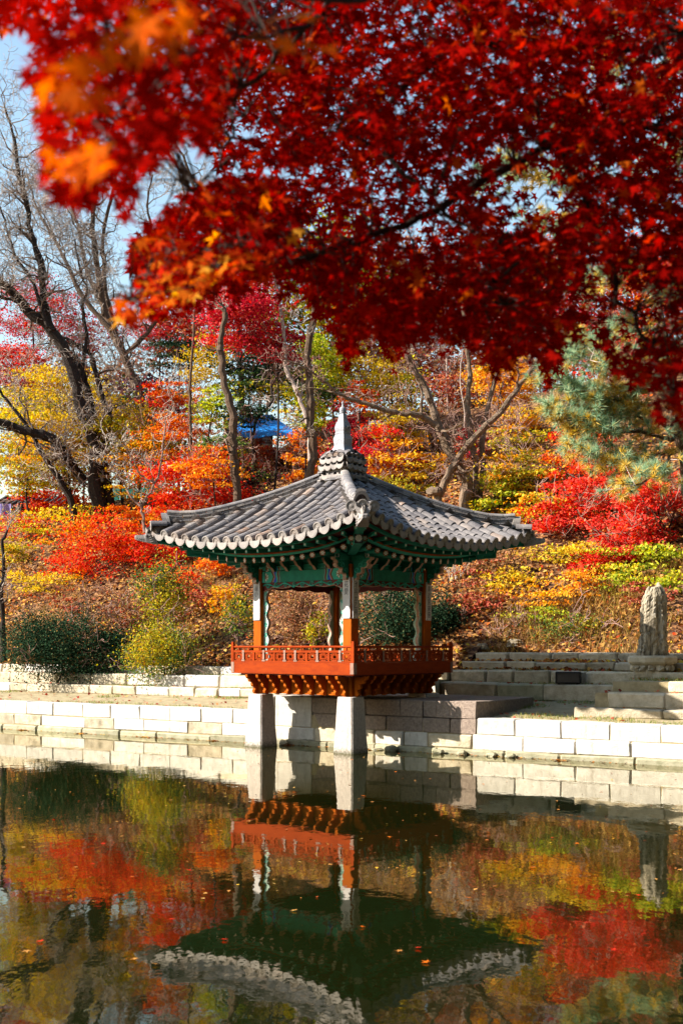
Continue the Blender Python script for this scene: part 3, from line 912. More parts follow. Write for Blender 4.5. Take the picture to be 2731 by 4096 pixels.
# --- hip rafters with beast-head caps
hipmats = [M['teal'], M['white'], M['orange'], M['black']]
mb = MB()
def hp(t, z, w):  # along local (+1,-1) diagonal
    dd = Vector((1,-1,0)).normalized(); nn = Vector((1,1,0)).normalized()
    return dd*t+nn*w+Vector((0,0,z))
def hbeam(t0, z0, t1, z1, w, h, mat):
    r = []
    for t, z in ((t0,z0),(t1,z1)):
        r.append([hp(t,z-h,-w),hp(t,z-h,w),hp(t,z,w),hp(t,z,-w)])
    mb.rings(r, mat)
hbeam(1.3, 4.12, 3.35, 4.28, .085, .20, 0)
hbeam(2.7, 4.33, 4.02, 4.52, .075, .17, 0)
e3 = hp(3.353, 4.18, 0)
axx = Vector((1,1,0)).normalized(); ayy = Vector((0,0,1))
mb.poly([hp(3.353,4.085,-.08),hp(3.353,4.085,.08),hp(3.353,4.275,.08),hp(3.353,4.275,-.08)], 3)
flower(mb, hp(3.356,4.18,0), axx, ayy, .075, 1, 1, 2, 12)
hipm = mb.mesh('hip_rafter', hipmats)
mb = MB()   # beast head: a cap with snout, brow, eyes and mane
def hring(t, z0, z1, w): return [hp(t,z0,-w),hp(t,z0,w),hp(t,(z0+z1)/2,w*1.08),hp(t,z1,w*.9),hp(t,z1,-w*.9),hp(t,(z0+z1)/2,-w*1.08)]
mb.rings([hring(3.96,4.325,4.555,.105), hring(4.02,4.33,4.56,.11), hring(4.12,4.35,4.565,.10), hring(4.2,4.365,4.55,.095), hring(4.25,4.375,4.525,.08), hring(4.36,4.40,4.515,.065), hring(4.42,4.415,4.52,.055), hring(4.45,4.44,4.50,.04)])
for sg in (-1,1):
    cc = hp(4.19, 4.50, sg*.09)
    mb.rings([[cc+hp(.0,.0,sg*k[1])+ (hp(1,0,0)*math.cos(a)+Vector((0,0,1))*math.sin(a))*k[0] for a in [2*math.pi*i/8 for i in range(8)]] for k in ((.034,0),(.034,.02),(.018,.03))])
    for k in range(4):
        mb.tube([hp(3.99+.02*k,4.36+.05*k,sg*.11), hp(4.05+.02*k,4.38+.045*k,sg*.118), hp(4.11+.015*k,4.37+.04*k,sg*.108)], .012, 5)
mb.tube([hp(4.25,4.42,-.085),hp(4.35,4.445,-.07),hp(4.44,4.45,0),hp(4.35,4.445,.07),hp(4.25,4.42,.085)], .010, 5)
headm = mb.mesh('beast_head', M['tile_end'])
for k in range(4):
    R = Matrix.Rotation(k*math.pi/2, 4, 'Z')
    link('hip_rafter', hipm, PAV, R)
    link('beast_head', headm, PAV, R)

# copy the side to the other three faces
kids = {o: list(o.children) for o in sides}
for k in (1, 2, 3):
    R = Matrix.Rotation(k*math.pi/2, 4, 'Z')
    for o in sides:
        c_ = o.copy(); COL.objects.link(c_); c_.parent = PAV; c_.matrix_basis = R @ o.matrix_basis
        for g in kids[o]:
            h_ = g.copy(); COL.objects.link(h_); h_.parent = c_

# ------------------------------------------------------------------ tiled roof
mb = MB()
for k in range(4):
    R = Matrix.Rotation(k*math.pi/2, 3, 'Z')
    def rf(a, b, R=R):
        q = .25+(2.86-.25)*b; s = (2*a-1)*q
        return R @ Vector((s, -q, zs(s,q)-.035))
    mb.grid(rf, 24, 14)
ROOF = mb.build('roof', M['lime'], PAV)
def arc(r, n, a0, a1): return [(r*math.cos(a0+(a1-a0)*k/n), r*math.sin(a0+(a1-a0)*k/n)) for k in range(n+1)]
def cover_tile(L_=.335, ends=False):
    mb = MB(); n = 8
    ro, ri = arc(.114, n, 0, math.pi), arc(.094, n, 0, math.pi)
    r2 = arc(.107, n, 0, math.pi)
    b = 0
    for (x, z) in ro: mb.v.append((x, 0, z+.008))
    for (x, z) in r2: mb.v.append((x, L_, z))
    for (x, z) in ri: mb.v.append((x, 0, z+.012))
    for k in range(n):
        mb.f.append((k, k+1, n+1+k+1, n+1+k)); mb.m.append(0)
        mb.f.append((2*(n+1)+k, 2*(n+1)+k+1, k+1, k)); mb.m.append(0)
    if not ends:
        mb.f.append(tuple(2*(n+1)+k for k in range(n+1))); mb.m.append(0)
        for p in range(2*(n+1), 3*(n+1)):
            v = mb.v[p]; mb.v[p] = (v[0], .012, v[2])
    else:
        ring = lambda r, y: [(r*math.cos(2*math.pi*k/16), y, .012+r*.98*math.sin(2*math.pi*k/16)) for k in range(16)]
        mb.rings([ring(.106,.012), ring(.108,-.012), ring(.088,-.016), ring(.082,-.006), ring(.03,-.006), ring(.022,-.014)], 1)
    return mb
cov = cover_tile().mesh('cover_tile', [M['tile']])
cov_end = cover_tile(ends=True).mesh('cover_tile_end', [M['tile'], M['tile_end']])
def pan_tile(L_=.34, drip=False):
    mb = MB(); n = 6; hw = .12
    top = [(-hw+2*hw*k/n, .055*((2*k/n-1)**2)) for k in range(n+1)]
    for y in (0, L_):
        for x, z in top: mb.v.append((x, y, z+(.0 if y else .016)))
    for x, z in top: mb.v.append((x, 0, z-.006))
    for k in range(n):
        mb.f.append((k, k+1, n+2+k, n+1+k)); mb.m.append(0)
        mb.f.append((2*(n+1)+k, 2*(n+1)+k+1, k+1, k)); mb.m.append(0)
    if drip:     # tongue that hangs from the eave
        m = 14
        up = [(-.148+.296*k/m, .066*((2*k/m-1)**2)+.020) for k in range(m+1)]
        lo = [(-.148+.296*k/m, .074-.185*math.sqrt(max(0, 1-(2*k/m-1)**2))**.9) for k in range(m+1)]
        fn = lambda x, h, t: (x, t-.005+.40*(h-.05) , h*.95)
        poly = up+lo[::-1][1:-1]
        mb.prism(poly, fn, -.012, .012, 1)
        ins = [(x*.86, (h-.0)*.82+.002) for x, h in poly]
        mb.poly([fn(x, h, -.0145) for x, h in ins], 1)
    return mb
pan = pan_tile().mesh('pan_tile', [M['tile_pan']])
pan_end = pan_tile(drip=True).mesh('drip_tile', [M['tile_pan'], M['tile_end']])
def frame(s, q, lift):
    e = .02
    o = Vector((s, -q, zs(s, q)))
    ty = Vector((0, e, zs(s, q-e)-zs(s, q))).normalized()
    tx = Vector((e, 0, (zs(s+e/2, q)-zs(s-e/2, q)))).normalized()
    tx = (tx-ty*tx.dot(ty)).normalized()
    tz = tx.cross(ty)
    o = o+tz*lift
    return Matrix(((tx.x,ty.x,tz.x,o.x),(tx.y,ty.y,tz.y,o.y),(tx.z,ty.z,tz.z,o.z),(0,0,0,1)))
SP = .305
back = {0: MB()}
def put(k, mesh, Mx):
    R = Matrix.Rotation(k*math.pi/2, 4, 'Z')
    link(mesh.name.split('.')[0] if mesh.name != 'cover_tile_end' else 'cover_tile', mesh, ROOF, R @ Mx)
bv, bf, bm_ = [], [], []
def put_back(k, mesh, Mx):
    R = Matrix.Rotation(k*math.pi/2, 4, 'Z') @ Mx
    b = len(bv)
    bv.extend([tuple(R @ v.co) for v in mesh.vertices])
    for p in mesh.polygons:
        bf.append(tuple(b+i for i in p.vertices)); bm_.append(p.material_index)
for k in range(4):
    pt = put if k < 2 else put_back
    for i in range(19):
        s = (i-9)*SP
        q = qe(s)+.015; qend = max(abs(s)+.10, .40); first = True
        while q > qend:
            jit = Matrix.Rotation(rp.uniform(-.03,.03), 4, 'Z') @ Matrix.Translation((rp.uniform(-.006,.006), 0, rp.uniform(-.004,.006)))
            pt(k, cov_end if first else cov, frame(s, q, .035) @ jit)
            first = False
            q -= .285
    for i in range(20):
        s = (i-9.5)*SP
        q = qe(s)+.0; qend = max(abs(s)+.02, .38); first = True
        if i in (0, 19): s *= .985
        while q > qend or first:
            jit = Matrix.Rotation(rp.uniform(-.02,.02), 4, 'Z')
            pt(k, pan_end if first else pan, frame(s, q, .002) @ jit)
            first = False
            q -= .285
me = bpy.data.meshes.new('rear_tiles'); me.from_pydata(bv, [], bf)
for m_ in (M['tile'], M['tile_end']): me.materials.append(m_)
me.polygons.foreach_set('material_index', bm_); me.update()
tag(link('rear_tiles', me, ROOF), kind='stuff')

# hip ridges: courses of flat tiles under a rounded cap, flaring at the end
DG = Vector((1,-1,0)); NG_ = Vector((1,1,0)).normalized()
def ridge_pt(q, lift): return Vector((q, -q, zh(q)+lift))
for k in range(4):
    R = Matrix.Rotation(k*math.pi/2, 4, 'Z')
    rid = MB()
    qs = [.34+(2.62-.34)*j/16 for j in range(17)]
    rr = []
    for q in qs:
        rr.append([ridge_pt(q,-.05)-NG_*.12, ridge_pt(q,-.05)+NG_*.12, ridge_pt(q,.10)+NG_*.085, ridge_pt(q,.10)-NG_*.085])
    rid.rings(rr)
    ro_ = link('hip_ridge', rid.mesh('hip_ridge', M['lime']), PAV, R)
    layers = [(.075,.105,.034,2.62), (.118,.095,.034,2.63), (.161,.105,.036,2.655), (.206,.098,.036,2.67)]
    for li, (z0, hw, th, qend) in enumerate(layers):
        q = .34 + (.11 if li % 2 else 0)
        while q < qend-.02:
            q1 = min(q+.232, qend)
            if qend-q1 < .08: q1 = qend
            t = MB()
            fl = lambda qq: z0+.10*max(0, (qq-2.1)/.55)**2
            jj = rp.uniform(-.006,.006)
            r = []
            for qq in (q+.004, (q+q1)/2, q1-.004):
                c0 = ridge_pt(qq, fl(qq)+jj)
                r.append([c0-NG_*hw, c0+NG_*hw, c0+NG_*hw*.96+Vector((0,0,th)), c0-NG_*hw*.96+Vector((0,0,th))])
            t.rings(r)
            o = t.build('ridge_tile', M['tile_ridge'], ro_)
            q = q1
    # rounded cap tiles
    q = .36
    while q < 2.64:
        q1 = min(q+.235, 2.66)
        t = MB(); r = []
        for qq, rr_ in ((q, .098), (q1, .104)):
            c0 = ridge_pt(qq, .242+.10*max(0,(qq-2.1)/.55)**2)
            r.append([c0+NG_*rr_*math.cos(a)+Vector((0,0,1))*rr_*.62*math.sin(a) for a in [math.pi*j/7 for j in range(8)]])
        t.rings(r)
        t.build('ridge_cap_tile', M['tile_ridge'], ro_)
        q = q1
    # end tile: upright arched plate, then a rounded tile and a hanging drip tile on the corner
    t = MB(); c0 = ridge_pt(2.60, .07)
    dd = DG.normalized()
    arcp = [(.165*math.cos(math.pi*j/12), .26*math.sin(math.pi*j/12)) for j in range(13)]
    inn = [(.125*math.cos(math.pi*j/12), .205*math.sin(math.pi*j/12)) for j in range(13)]
    poly = arcp+inn[::-1]
    fnp = lambda a, b, tt: c0+NG_*a+Vector((0,0,b))+dd*(tt+.25*b)
    for j in range(12):
        t.prism([arcp[j], arcp[j+1], inn[j+1], inn[j]], fnp, -.0, .16, 0)
    t.poly([fnp(a, b, .02) for a, b in arcp], 0)
    t.build('ridge_end_tile', [M['tile_ridge']], ro_)
    # three rounded tiles and the corner drip tile beyond the ridge end
    for off in (-.14, 0, .14):
        q0 = 2.66
        base = ridge_pt(q0, .05-abs(off)*.15)+NG_*off
        fw = dd*.33 if off == 0 else (dd*.33+NG_*off*.5)
        o = cov_end
        ty = (-fw-Vector((0,0,-.02))).normalized(); tx = ty.cross(Vector((0,0,1))).normalized(); tz = tx.cross(ty)
        p0 = base+fw
        Mx = Matrix(((tx.x,ty.x,tz.x,p0.x),(tx.y,ty.y,tz.y,p0.y),(tx.z,ty.z,tz.z,p0.z),(0,0,0,1)))
        link('corner_cover_tile', o, ro_, Mx)
    p0 = ridge_pt(2.66, -.03)+dd*.36
    ty = (-dd).normalized(); tx = ty.cross(Vector((0,0,1))).normalized(); tz = tx.cross(ty)
    link('corner_drip_tile', pan_end, ro_, Matrix(((tx.x,ty.x,tz.x,p0.x),(tx.y,ty.y,tz.y,p0.y),(tx.z,ty.z,tz.z,p0.z),(0,0,0,1))))

# crown of the roof: tile tiers and the stone finial
def sq(h, z): return [(-h,-h,z),(h,-h,z),(h,h,z),(-h,h,z)]
mb = MB(); mb.rings([sq(.46,5.45), sq(.34,5.72), sq(.31,5.80), sq(.31,6.0), sq(.27,6.02), sq(.27,6.2), sq(.20,6.27), sq(.2,6.29)])
PED = mb.build('roof_pedestal', M['lime'], PAV)
for li, (z, h, n_) in enumerate(((5.80,.36,5),(6.0,.335,4),(6.16,.315,4))):
    for k in range(4):
        for i in range(n_):
            s = (i-(n_-1)/2)*(2*h/n_)
            tilt = rp.uniform(.25, .5)
            Mx = Matrix.Rotation(k*math.pi/2, 4, 'Z') @ Matrix.Translation((s+rp.uniform(-.008,.008), -h-.05, z+rp.uniform(-.012,.012))) @ Matrix.Rotation(tilt, 4, 'X') @ Matrix.Scale(.70, 4)
            link('pedestal_tile', pan_end, PED, Mx)
for k in range(4):
    for i in range(4):
        s = (i-1.5)*.155
        Mx = Matrix.Rotation(k*math.pi/2, 4, 'Z') @ Matrix.Translation((s+rp.uniform(-.02,.02), -.33, 6.20+rp.uniform(-.01,.01))) @ Matrix.Rotation(.35, 4, 'X') @ Matrix.Scale(.85, 4)
        link('pedestal_cover_tile', cov, PED, Mx)
    for z, h in ((5.715,.47),(5.765,.44),(5.90,.335)):
        for i in range(3):
            t = MB(); wdt = 2*h/3
            t.box((-h+wdt*(i+.5), -h+.06, z), (wdt-.008, .12, .035))
            link('pedestal_flat_tile', t.mesh('pedestal_flat_tile', M['tile_ridge']), PED, Matrix.Rotation(k*math.pi/2, 4, 'Z') @ Matrix.Rotation(rp.uniform(-.02,.02), 4, 'Y'))
fz = lambda y: 7.46-(y-45)*.000845
prof = [(1440,.235),(1400,.238),(1360,.215),(1310,.178),(1250,.150),(1190,.136),(1100,.142),(1030,.147),(960,.132),(905,.116),(895,.121),(870,.121),(862,.114),(850,.112),(790,.124),(745,.129),(690,.120),(620,.103),(612,.104),(600,.104),(590,.092),(575,.083),(480,.069),(378,.056)]
mb = MB(); mb.rings([sq(h, fz(y)) for y, h in prof])
FIN = mb.build('finial', M['finial'], PAV)
mb = MB()
mb.rings([[(r*math.cos(2*math.pi*k/12), r*math.sin(2*math.pi*k/12), fz(y)) for k in range(12)] for y, r in ((378,.058),(352,.062),(300,.074),(240,.074),(215,.058),(192,.026),(130,.02),(112,.022),(95,.034),(84,.030),(60,.012),(45,.003))])
mb.build('finial_cap', M['finial'], FIN, True)
for k in range(4):   # hollow half-round openings at the foot, small carved knobs on the body
    R = Matrix.Rotation(k*math.pi/2, 4, 'Z')
    t = MB()
    for j in range(8):
        a0, a1 = math.pi*j/8, math.pi*(j+1)/8
        f2 = lambda a, b, tt: (a, -.225-tt, fz(1430)+b)
        t.prism([(.115*math.cos(a0),.10*math.sin(a0)),(.115*math.cos(a1),.10*math.sin(a1)),(.092*math.cos(a1),.08*math.sin(a1)),(.092*math.cos(a0),.08*math.sin(a0))], f2, -.09, .02)
    link('finial_foot', t.mesh('finial_foot', M['finial']), FIN, R)
    t = MB()
    if k in (1, 2):
        for j in range(5):
            a = j*1.2
            t.rings([[(.03*math.cos(a)+.022*math.cos(b)*rr_, -.135-dy, fz(750)+.03*math.sin(a)+.022*math.sin(b)*rr_) for b in [2*math.pi*i/6 for i in range(6)]] for rr_, dy in ((1,0),(1,.03),(.5,.045))])
        link('finial_knob', t.mesh('finial_knob', M['tile_end']), FIN, R)
# ------------------------------------------------------------------ vegetation
nr = np.random.RandomState(21)
rt = random.Random(77)
def unit(v): return v/np.maximum(np.linalg.norm(v, axis=1, keepdims=True), 1e-9)
def leaf_quads(C, Nn, S, asp=.62, fold=.0):
    """one folded diamond (kite) per leaf: centre C, normal Nn, half-length S"""
    n = len(C)
    t = unit(np.cross(Nn, nr.normal(size=(n,3))))
    b = np.cross(Nn, t)
    S = S[:, None]
    v = np.empty((n, 4, 3), np.float32)
    v[:,0] = C-t*S; v[:,1] = C+b*S*asp+t*S*.15+Nn*S*.12; v[:,2] = C+t*S; v[:,3] = C-b*S*asp+t*S*.15+Nn*S*.12
    return v.reshape(-1, 3)
def clump_points(center, r, n, pads=14, flat=.45, spread=.30, shell=.0):
    """leaf positions gathered in clumps through an ellipsoid"""
    pc = unit(nr.normal(size=(pads,3)))*(nr.rand(pads,1)**(.42))
    k = nr.randint(0, pads, n)
    w = np.array([spread, spread, spread*flat])
    q = pc[k]+nr.normal(size=(n,3))*w*(.6+.8*nr.rand(pads,1)[k])
    return np.array(center)+q*np.array(r)
def catmull(pts, sub=4):
    pts = [Vector(p) for p in pts]
    if len(pts) < 3: return pts
    ext = [pts[0]*2-pts[1]]+pts+[pts[-1]*2-pts[-2]]
    out = []
    for i in range(1, len(ext)-2):
        p0, p1, p2, p3 = ext[i-1:i+3]
        for k in range(sub):
            t = k/sub
            out.append(.5*((2*p1)+(p2-p0)*t+(2*p0-5*p1+4*p2-p3)*t*t+(3*p1-p0-3*p2+p3)*t**3))
    out.append(pts[-1]); return out
def twigs(mb, p, d, L_, r, depth, rng, nseg=4, gn=.35, up=.12, kids=(2,4), mat=1, thin=.0075):
    pts = [p]; dirs = [d.normalized()]
    for i in range(nseg):
        dd = (dirs[-1]+Vector((rng.gauss(0,gn), rng.gauss(0,gn), rng.gauss(0,gn)+up))).normalized()
        pts.append(pts[-1]+dd*L_/nseg); dirs.append(dd)
    rr = [max(thin, r*(1-.7*i/nseg)) for i in range(nseg+1)]
    mb.tube(pts, rr, 5 if r > .03 else (4 if r > .012 else 3), mat if r < .035 else 0, cap=False)
    if depth <= 0: return
    for k in range(rng.randint(*kids)+ (1 if depth > 1 else 0)):
        i = rng.randint(1, nseg)
        dv = (dirs[i]+Vector((rng.gauss(0,.75), rng.gauss(0,.75), rng.gauss(0,.6)+up))).normalized()
        twigs(mb, pts[i], dv, L_*rng.uniform(.45,.75), max(thin, rr[i]*.62), depth-1, rng, nseg, gn, up, kids, mat, thin)
def limb(mb, pxs, Y, w0, w1, dY=None, sub=4, n=8, mat=0, wob=.02):
    """limb through photo pixels at a depth; w in photo pixels (full width)"""
    pts = []
    for i, (x, y) in enumerate(pxs):
        dy = 0 if dY is None else (dY*i/(len(pxs)-1))
        pts.append(P(x, y, Y+dy))
    pts = catmull(pts, sub)
    for p in pts[1:-1]:
        p += Vector((rt.gauss(0,wob), rt.gauss(0,wob), rt.gauss(0,wob)))
    m = len(pts); k = Y/F/2
    rr = [lerp(w0, w1, i/(m-1))*k*(1+.10*rt.gauss(0,1)*(w0 > 14)) for i in range(m)]
    mb.tube(pts, rr, n, mat)
    return pts, rr
def sprout(mb, pts, rr, every, L_, depth, rng, i0=0, mat=1, up=.1, kids=(2,4), gn=.5, rmax=.05):
    for i in range(i0, len(pts)-1):
        if rng.random() < every:
            d = (pts[i+1]-pts[i]).normalized()
            o = d.orthogonal(); o.rotate(Quaternion(d, rng.uniform(0, 6.28)))
            twigs(mb, pts[i], (o+d*.7+Vector((0,0,.25))), L_*rng.uniform(.6,1.3), min(rmax, rr[i]*.5), depth, rng, 5, gn, up, kids, mat)
    d = (pts[-1]-pts[-2]).normalized()
    for k in range(3):
        twigs(mb, pts[-1], d+Vector((rng.gauss(0,.4),rng.gauss(0,.4),rng.gauss(0,.3))), L_*rng.uniform(.7,1.2), min(rmax, rr[-1]*.7), depth, rng, 4, gn, up, kids, mat)

# ---- bare trees that can be followed limb by limb
def bare(name, label, base_px, Y, group=None):
    p = P(*base_px, Y); g = ground(p.x, p.y)
    e = empty(name, (0,0,0)); tag(e, label, 'tree', group)
    return e
YT = ghit(405, 2085).y
e = bare('bare_tree', 'big dark bare tree leaning left with two thick stems at left edge', (410,2060), YT)
mb = MB(); r_ = random.Random(1)
gp = lambda px, py: ghit(px, py)
a, ra = limb(mb, [(405,2110),(400,2050),(376,1929),(383,1833),(357,1706),(319,1610),(293,1495),(255,1393),(191,1310),(115,1247),(64,1183),(0,1125),(-70,1060),(-150,1010)], YT, 62, 28, -1.5)
b, rb2 = limb(mb, [(440,2100),(434,1993),(408,1833),(376,1706),(357,1585),(332,1508),(300,1420)], YT+.3, 50, 26)
c, rc = limb(mb, [(210,1323),(185,1247),(169,1164),(172,1100),(140,980),(118,900),(105,800),(70,690),(60,560),(20,430)], YT-1, 36, 9)
d_, rd = limb(mb, [(408,1833),(440,1700),(395,1534),(363,1419),(306,1374),(249,1349)], YT, 26, 12)
f_, rf_ = limb(mb, [(338,1929),(287,1859),(255,1814),(210,1757),(121,1728),(0,1687),(-90,1650)], YT, 44, 28, -2)
g_, rg = limb(mb, [(300,2100),(287,2012),(236,1916),(159,1802),(128,1738),(60,1640),(0,1560)], YT-.3, 32, 10, -1)
h_, rh = limb(mb, [(115,1247),(60,1200),(10,1190),(-50,1150)], YT-1.2, 18, 8)
k_, rk = limb(mb, [(319,1610),(330,1480),(345,1330),(330,1230),(350,1160),(320,1080),(300,960)], YT-.5, 18, 6)
l_, rl2 = limb(mb, [(191,1310),(130,1130),(60,1020),(20,880),(-20,760)], YT-1.5, 16, 5)
mb.build('trunk', [M['bark_dark'], M['twig']], e)
tw = MB()
for pts, rr, ev, L_, dp in ((a,ra,.45,2.0,3),(c,rc,.75,1.9,3),(d_,rd,.4,1.5,3),(f_,rf_,.55,2.0,3),(g_,rg,.45,1.7,3),(k_,rk,.6,1.6,3),(l_,rl2,.75,1.9,3),(h_,rh,.6,1.7,3),(b,rb2,.2,1.3,2)):
    sprout(tw, pts, rr, ev, L_, dp, r_, 4, up=.04)
tag(tw.build('twigs', [M['bark_brown'], M['twig']], e), kind='stuff')

e = bare('bare_tree', 'tall brown bare tree with forked upright limbs against the sky', (560,1700), 50)
mb = MB(); r_ = random.Random(2); YB = YT+4
a, ra = limb(mb, [(640,1800),(600,1700),(542,1546),(497,1419),(446,1323),(415,1228),(395,1100),(375,960),(370,871),(380,760),(360,640),(340,500)], YB, 42, 10)
b, rb2 = limb(mb, [(470,1370),(440,1230),(415,1100),(418,900),(453,766),(470,640),(500,520)], YB+.5, 24, 6)
c, rc = limb(mb, [(446,1323),(340,1200),(280,1080),(240,1000),(200,930),(150,830),(110,700)], YB-.5, 22, 6)
d_, rd = limb(mb, [(497,1419),(590,1330),(640,1230),(600,1130),(610,960),(590,820),(610,700)], YB, 20, 6)
f_, rf_ = limb(mb, [(415,1228),(350,1080),(310,900),(280,790),(290,640),(250,520)], YB+.7, 18, 5)
g_, rg = limb(mb, [(660,1280),(720,1000),(740,800),(700,640),(660,560)], YB+3, 14, 4)
k_, rk = limb(mb, [(860,1200),(820,900),(760,700),(720,600),(640,500)], YB+3, 20, 5)
mb.build('trunk', [M['bark_brown'], M['twig']], e)
tw = MB()
for pts, rr, ev, L_, dp in ((a,ra,.5,2.0,3),(b,rb2,.6,1.9,3),(c,rc,.65,1.9,3),(d_,rd,.55,1.8,3),(f_,rf_,.6,1.8,3),(g_,rg,.6,1.9,3),(k_,rk,.6,1.9,3)):
    sprout(tw, pts, rr, ev, L_, dp, r_, 3, up=.12)
tag(tw.build('twigs', [M['bark_brown'], M['twig']], e), kind='stuff')

YR = ghit(1864, 2075).y
e = bare('bare_tree', 'wide bare tree with several tan stems and a cut stub right of the finial', (1864,2030), YR)
mb = MB(); r_ = random.Random(3)
a, ra = limb(mb, [(1862,2080),(1862,2022),(1864,1924),(1818,1845),(1766,1726),(1739,1660),(1707,1568),(1655,1470),(1600,1370)], YR, 54, 20)
b, rb2 = limb(mb, [(1892,2085),(1897,2035),(1904,1858),(1884,1759),(1871,1628),(1878,1496),(1871,1400),(1850,1200)], YR+.3, 30, 15)
c, rc = limb(mb, [(1915,2085),(1917,2035),(1930,1891),(1927,1759),(1943,1660),(1976,1529),(1996,1443),(2010,1300)], YR+.4, 27, 14)
d_, rd = limb(mb, [(1740,2075),(1752,1990),(1772,1943),(1818,1858),(1891,1759),(1950,1700),(2009,1634),(2068,1555),(2134,1463),(2180,1380)], YR-.4, 34, 18)
f_, rf_ = limb(mb, [(1741,1701),(1680,1664),(1594,1652),(1514,1633),(1422,1603),(1361,1578),(1306,1534),(1242,1483),(1146,1438)], YR-.2, 26, 5, -1.5)
g_, rg = limb(mb, [(1361,1578),(1290,1560),(1200,1550)], YR-1.2, 8, 3)
h_, rh = limb(mb, [(1680,1664),(1690,1580),(1660,1500)], YR-.3, 14, 6)
lp = P(1736, 1968, YR-.5)
limb(mb, [(1762,1960),(1742,1966),(1722,1962)], YR-.5, 34, 40, n=9)
mb.build('trunk', [M['bark_tan'], M['twig_red']], e)
tw = MB()
for pts, rr, ev, L_, dp in ((a,ra,.28,1.2,3),(b,rb2,.22,1.1,2),(c,rc,.22,1.1,2),(d_,rd,.2,1.0,2),(f_,rf_,.3,.7,2),(h_,rh,.5,.9,3)):
    sprout(tw, pts, rr, ev, L_, dp, r_, 9, up=.1)
tag(tw.build('twigs', [M['bark_tan'], M['twig_red']], e), kind='stuff')

def slim(label, pxs, Y, w0, w1, mat, seed, ev=.25, L_=.8, depth=2, i0=6, group='slender trunks on the slope', dY=None, ext=True):
    e = empty('slender_tree'); tag(e, label, 'tree', group)
    mb = MB(); rg_ = random.Random(seed)
    if ext:
        b = P(pxs[0][0], pxs[0][1], Y); gz = ground(b.x, b.y)
        if b.z > gz:
            yy = HZ-(gz-.3-HC)*F/Y
            pxs = [(pxs[0][0]+rt.uniform(-6,6), yy)]+list(pxs)
    pts, rr = limb(mb, pxs, Y, w0, w1, dY)
    mb.build('trunk', [mat, M['twig']], e)
    tw = MB(); sprout(tw, pts, rr, ev, L_, depth, rg_, i0, mat=1)
    tag(tw.build('twigs', [mat, M['twig']], e), kind='stuff')
    return e
slim('thin grey pole-like trunk in front of the sky, left of the red crown', [(765,1720),(760,1560),(768,1440),(775,1330),(778,1230),(770,1120)], 45, 13, 8, M['bark_brown'], 4)
slim('dark brown curved trunk under the crimson crown', [(950,2010),(940,1900),(936,1820),(933,1738),(936,1674),(910,1578),(891,1483),(882,1406),(885,1355),(900,1250)], 40, 36, 22, M['bark_brown'], 5, .1)
slim('dark straight trunk leaning right, directly left of the finial', [(1239,1916),(1255,1814),(1242,1706),(1242,1578),(1229,1451),(1236,1355),(1255,1272),(1270,1150)], 40.5, 36, 26, M['bark_brown'], 6, .1)
slim('pale curved trunk crossing behind the dark one left of the finial', [(1240,1720),(1232,1693),(1204,1610),(1178,1540),(1146,1476),(1140,1400),(1134,1310),(1108,1164)], 43, 22, 13, M['bark_pale'], 7, .2)
slim('whitish thin leaning trunk between the orange crown and the pine', [(2310,2060),(2305,2016),(2292,1891),(2272,1812),(2246,1726),(2213,1595),(2187,1542),(2154,1483),(2140,1380)], 38, 13, 8, M['bark_pale'], 8, .3)
slim('dark trunk deep in the evergreen shade behind the blue roof', [(965,1700),(968,1560),(960,1420),(955,1300)], 50, 24, 16, M['bark_dark'], 9, .1)
slim('dark forked trunk in front of the blue roof', [(1020,1700),(1060,1640),(1090,1600),(1085,1540),(1120,1480)], 46.5, 16, 10, M['bark_dark'], 10, .3)
slim('thin pale trunk behind the wide bare tree', [(1650,1800),(1645,1650),(1640,1500),(1650,1380)], 46, 10, 7, M['bark_pale'], 11, .4)
slim('thin pale trunk left of the wide bare tree crown', [(1790,1640),(1785,1500),(1780,1380)], 47, 9, 7, M['bark_pale'], 12, .4)
slim('slim pale sapling by the right edge of the wide bare tree', [(1870,1880),(1860,1700),(1840,1520),(1850,1400)], 42, 7, 4, M['bark_pale'], 13, .4)
slim('dark short trunk at the left picture edge above the evergreen bush', [(10,2480),(4,2380),(14,2300),(10,2180),(30,2120)], 38, 26, 9, M['bark_dark'], 14, .5, .7)

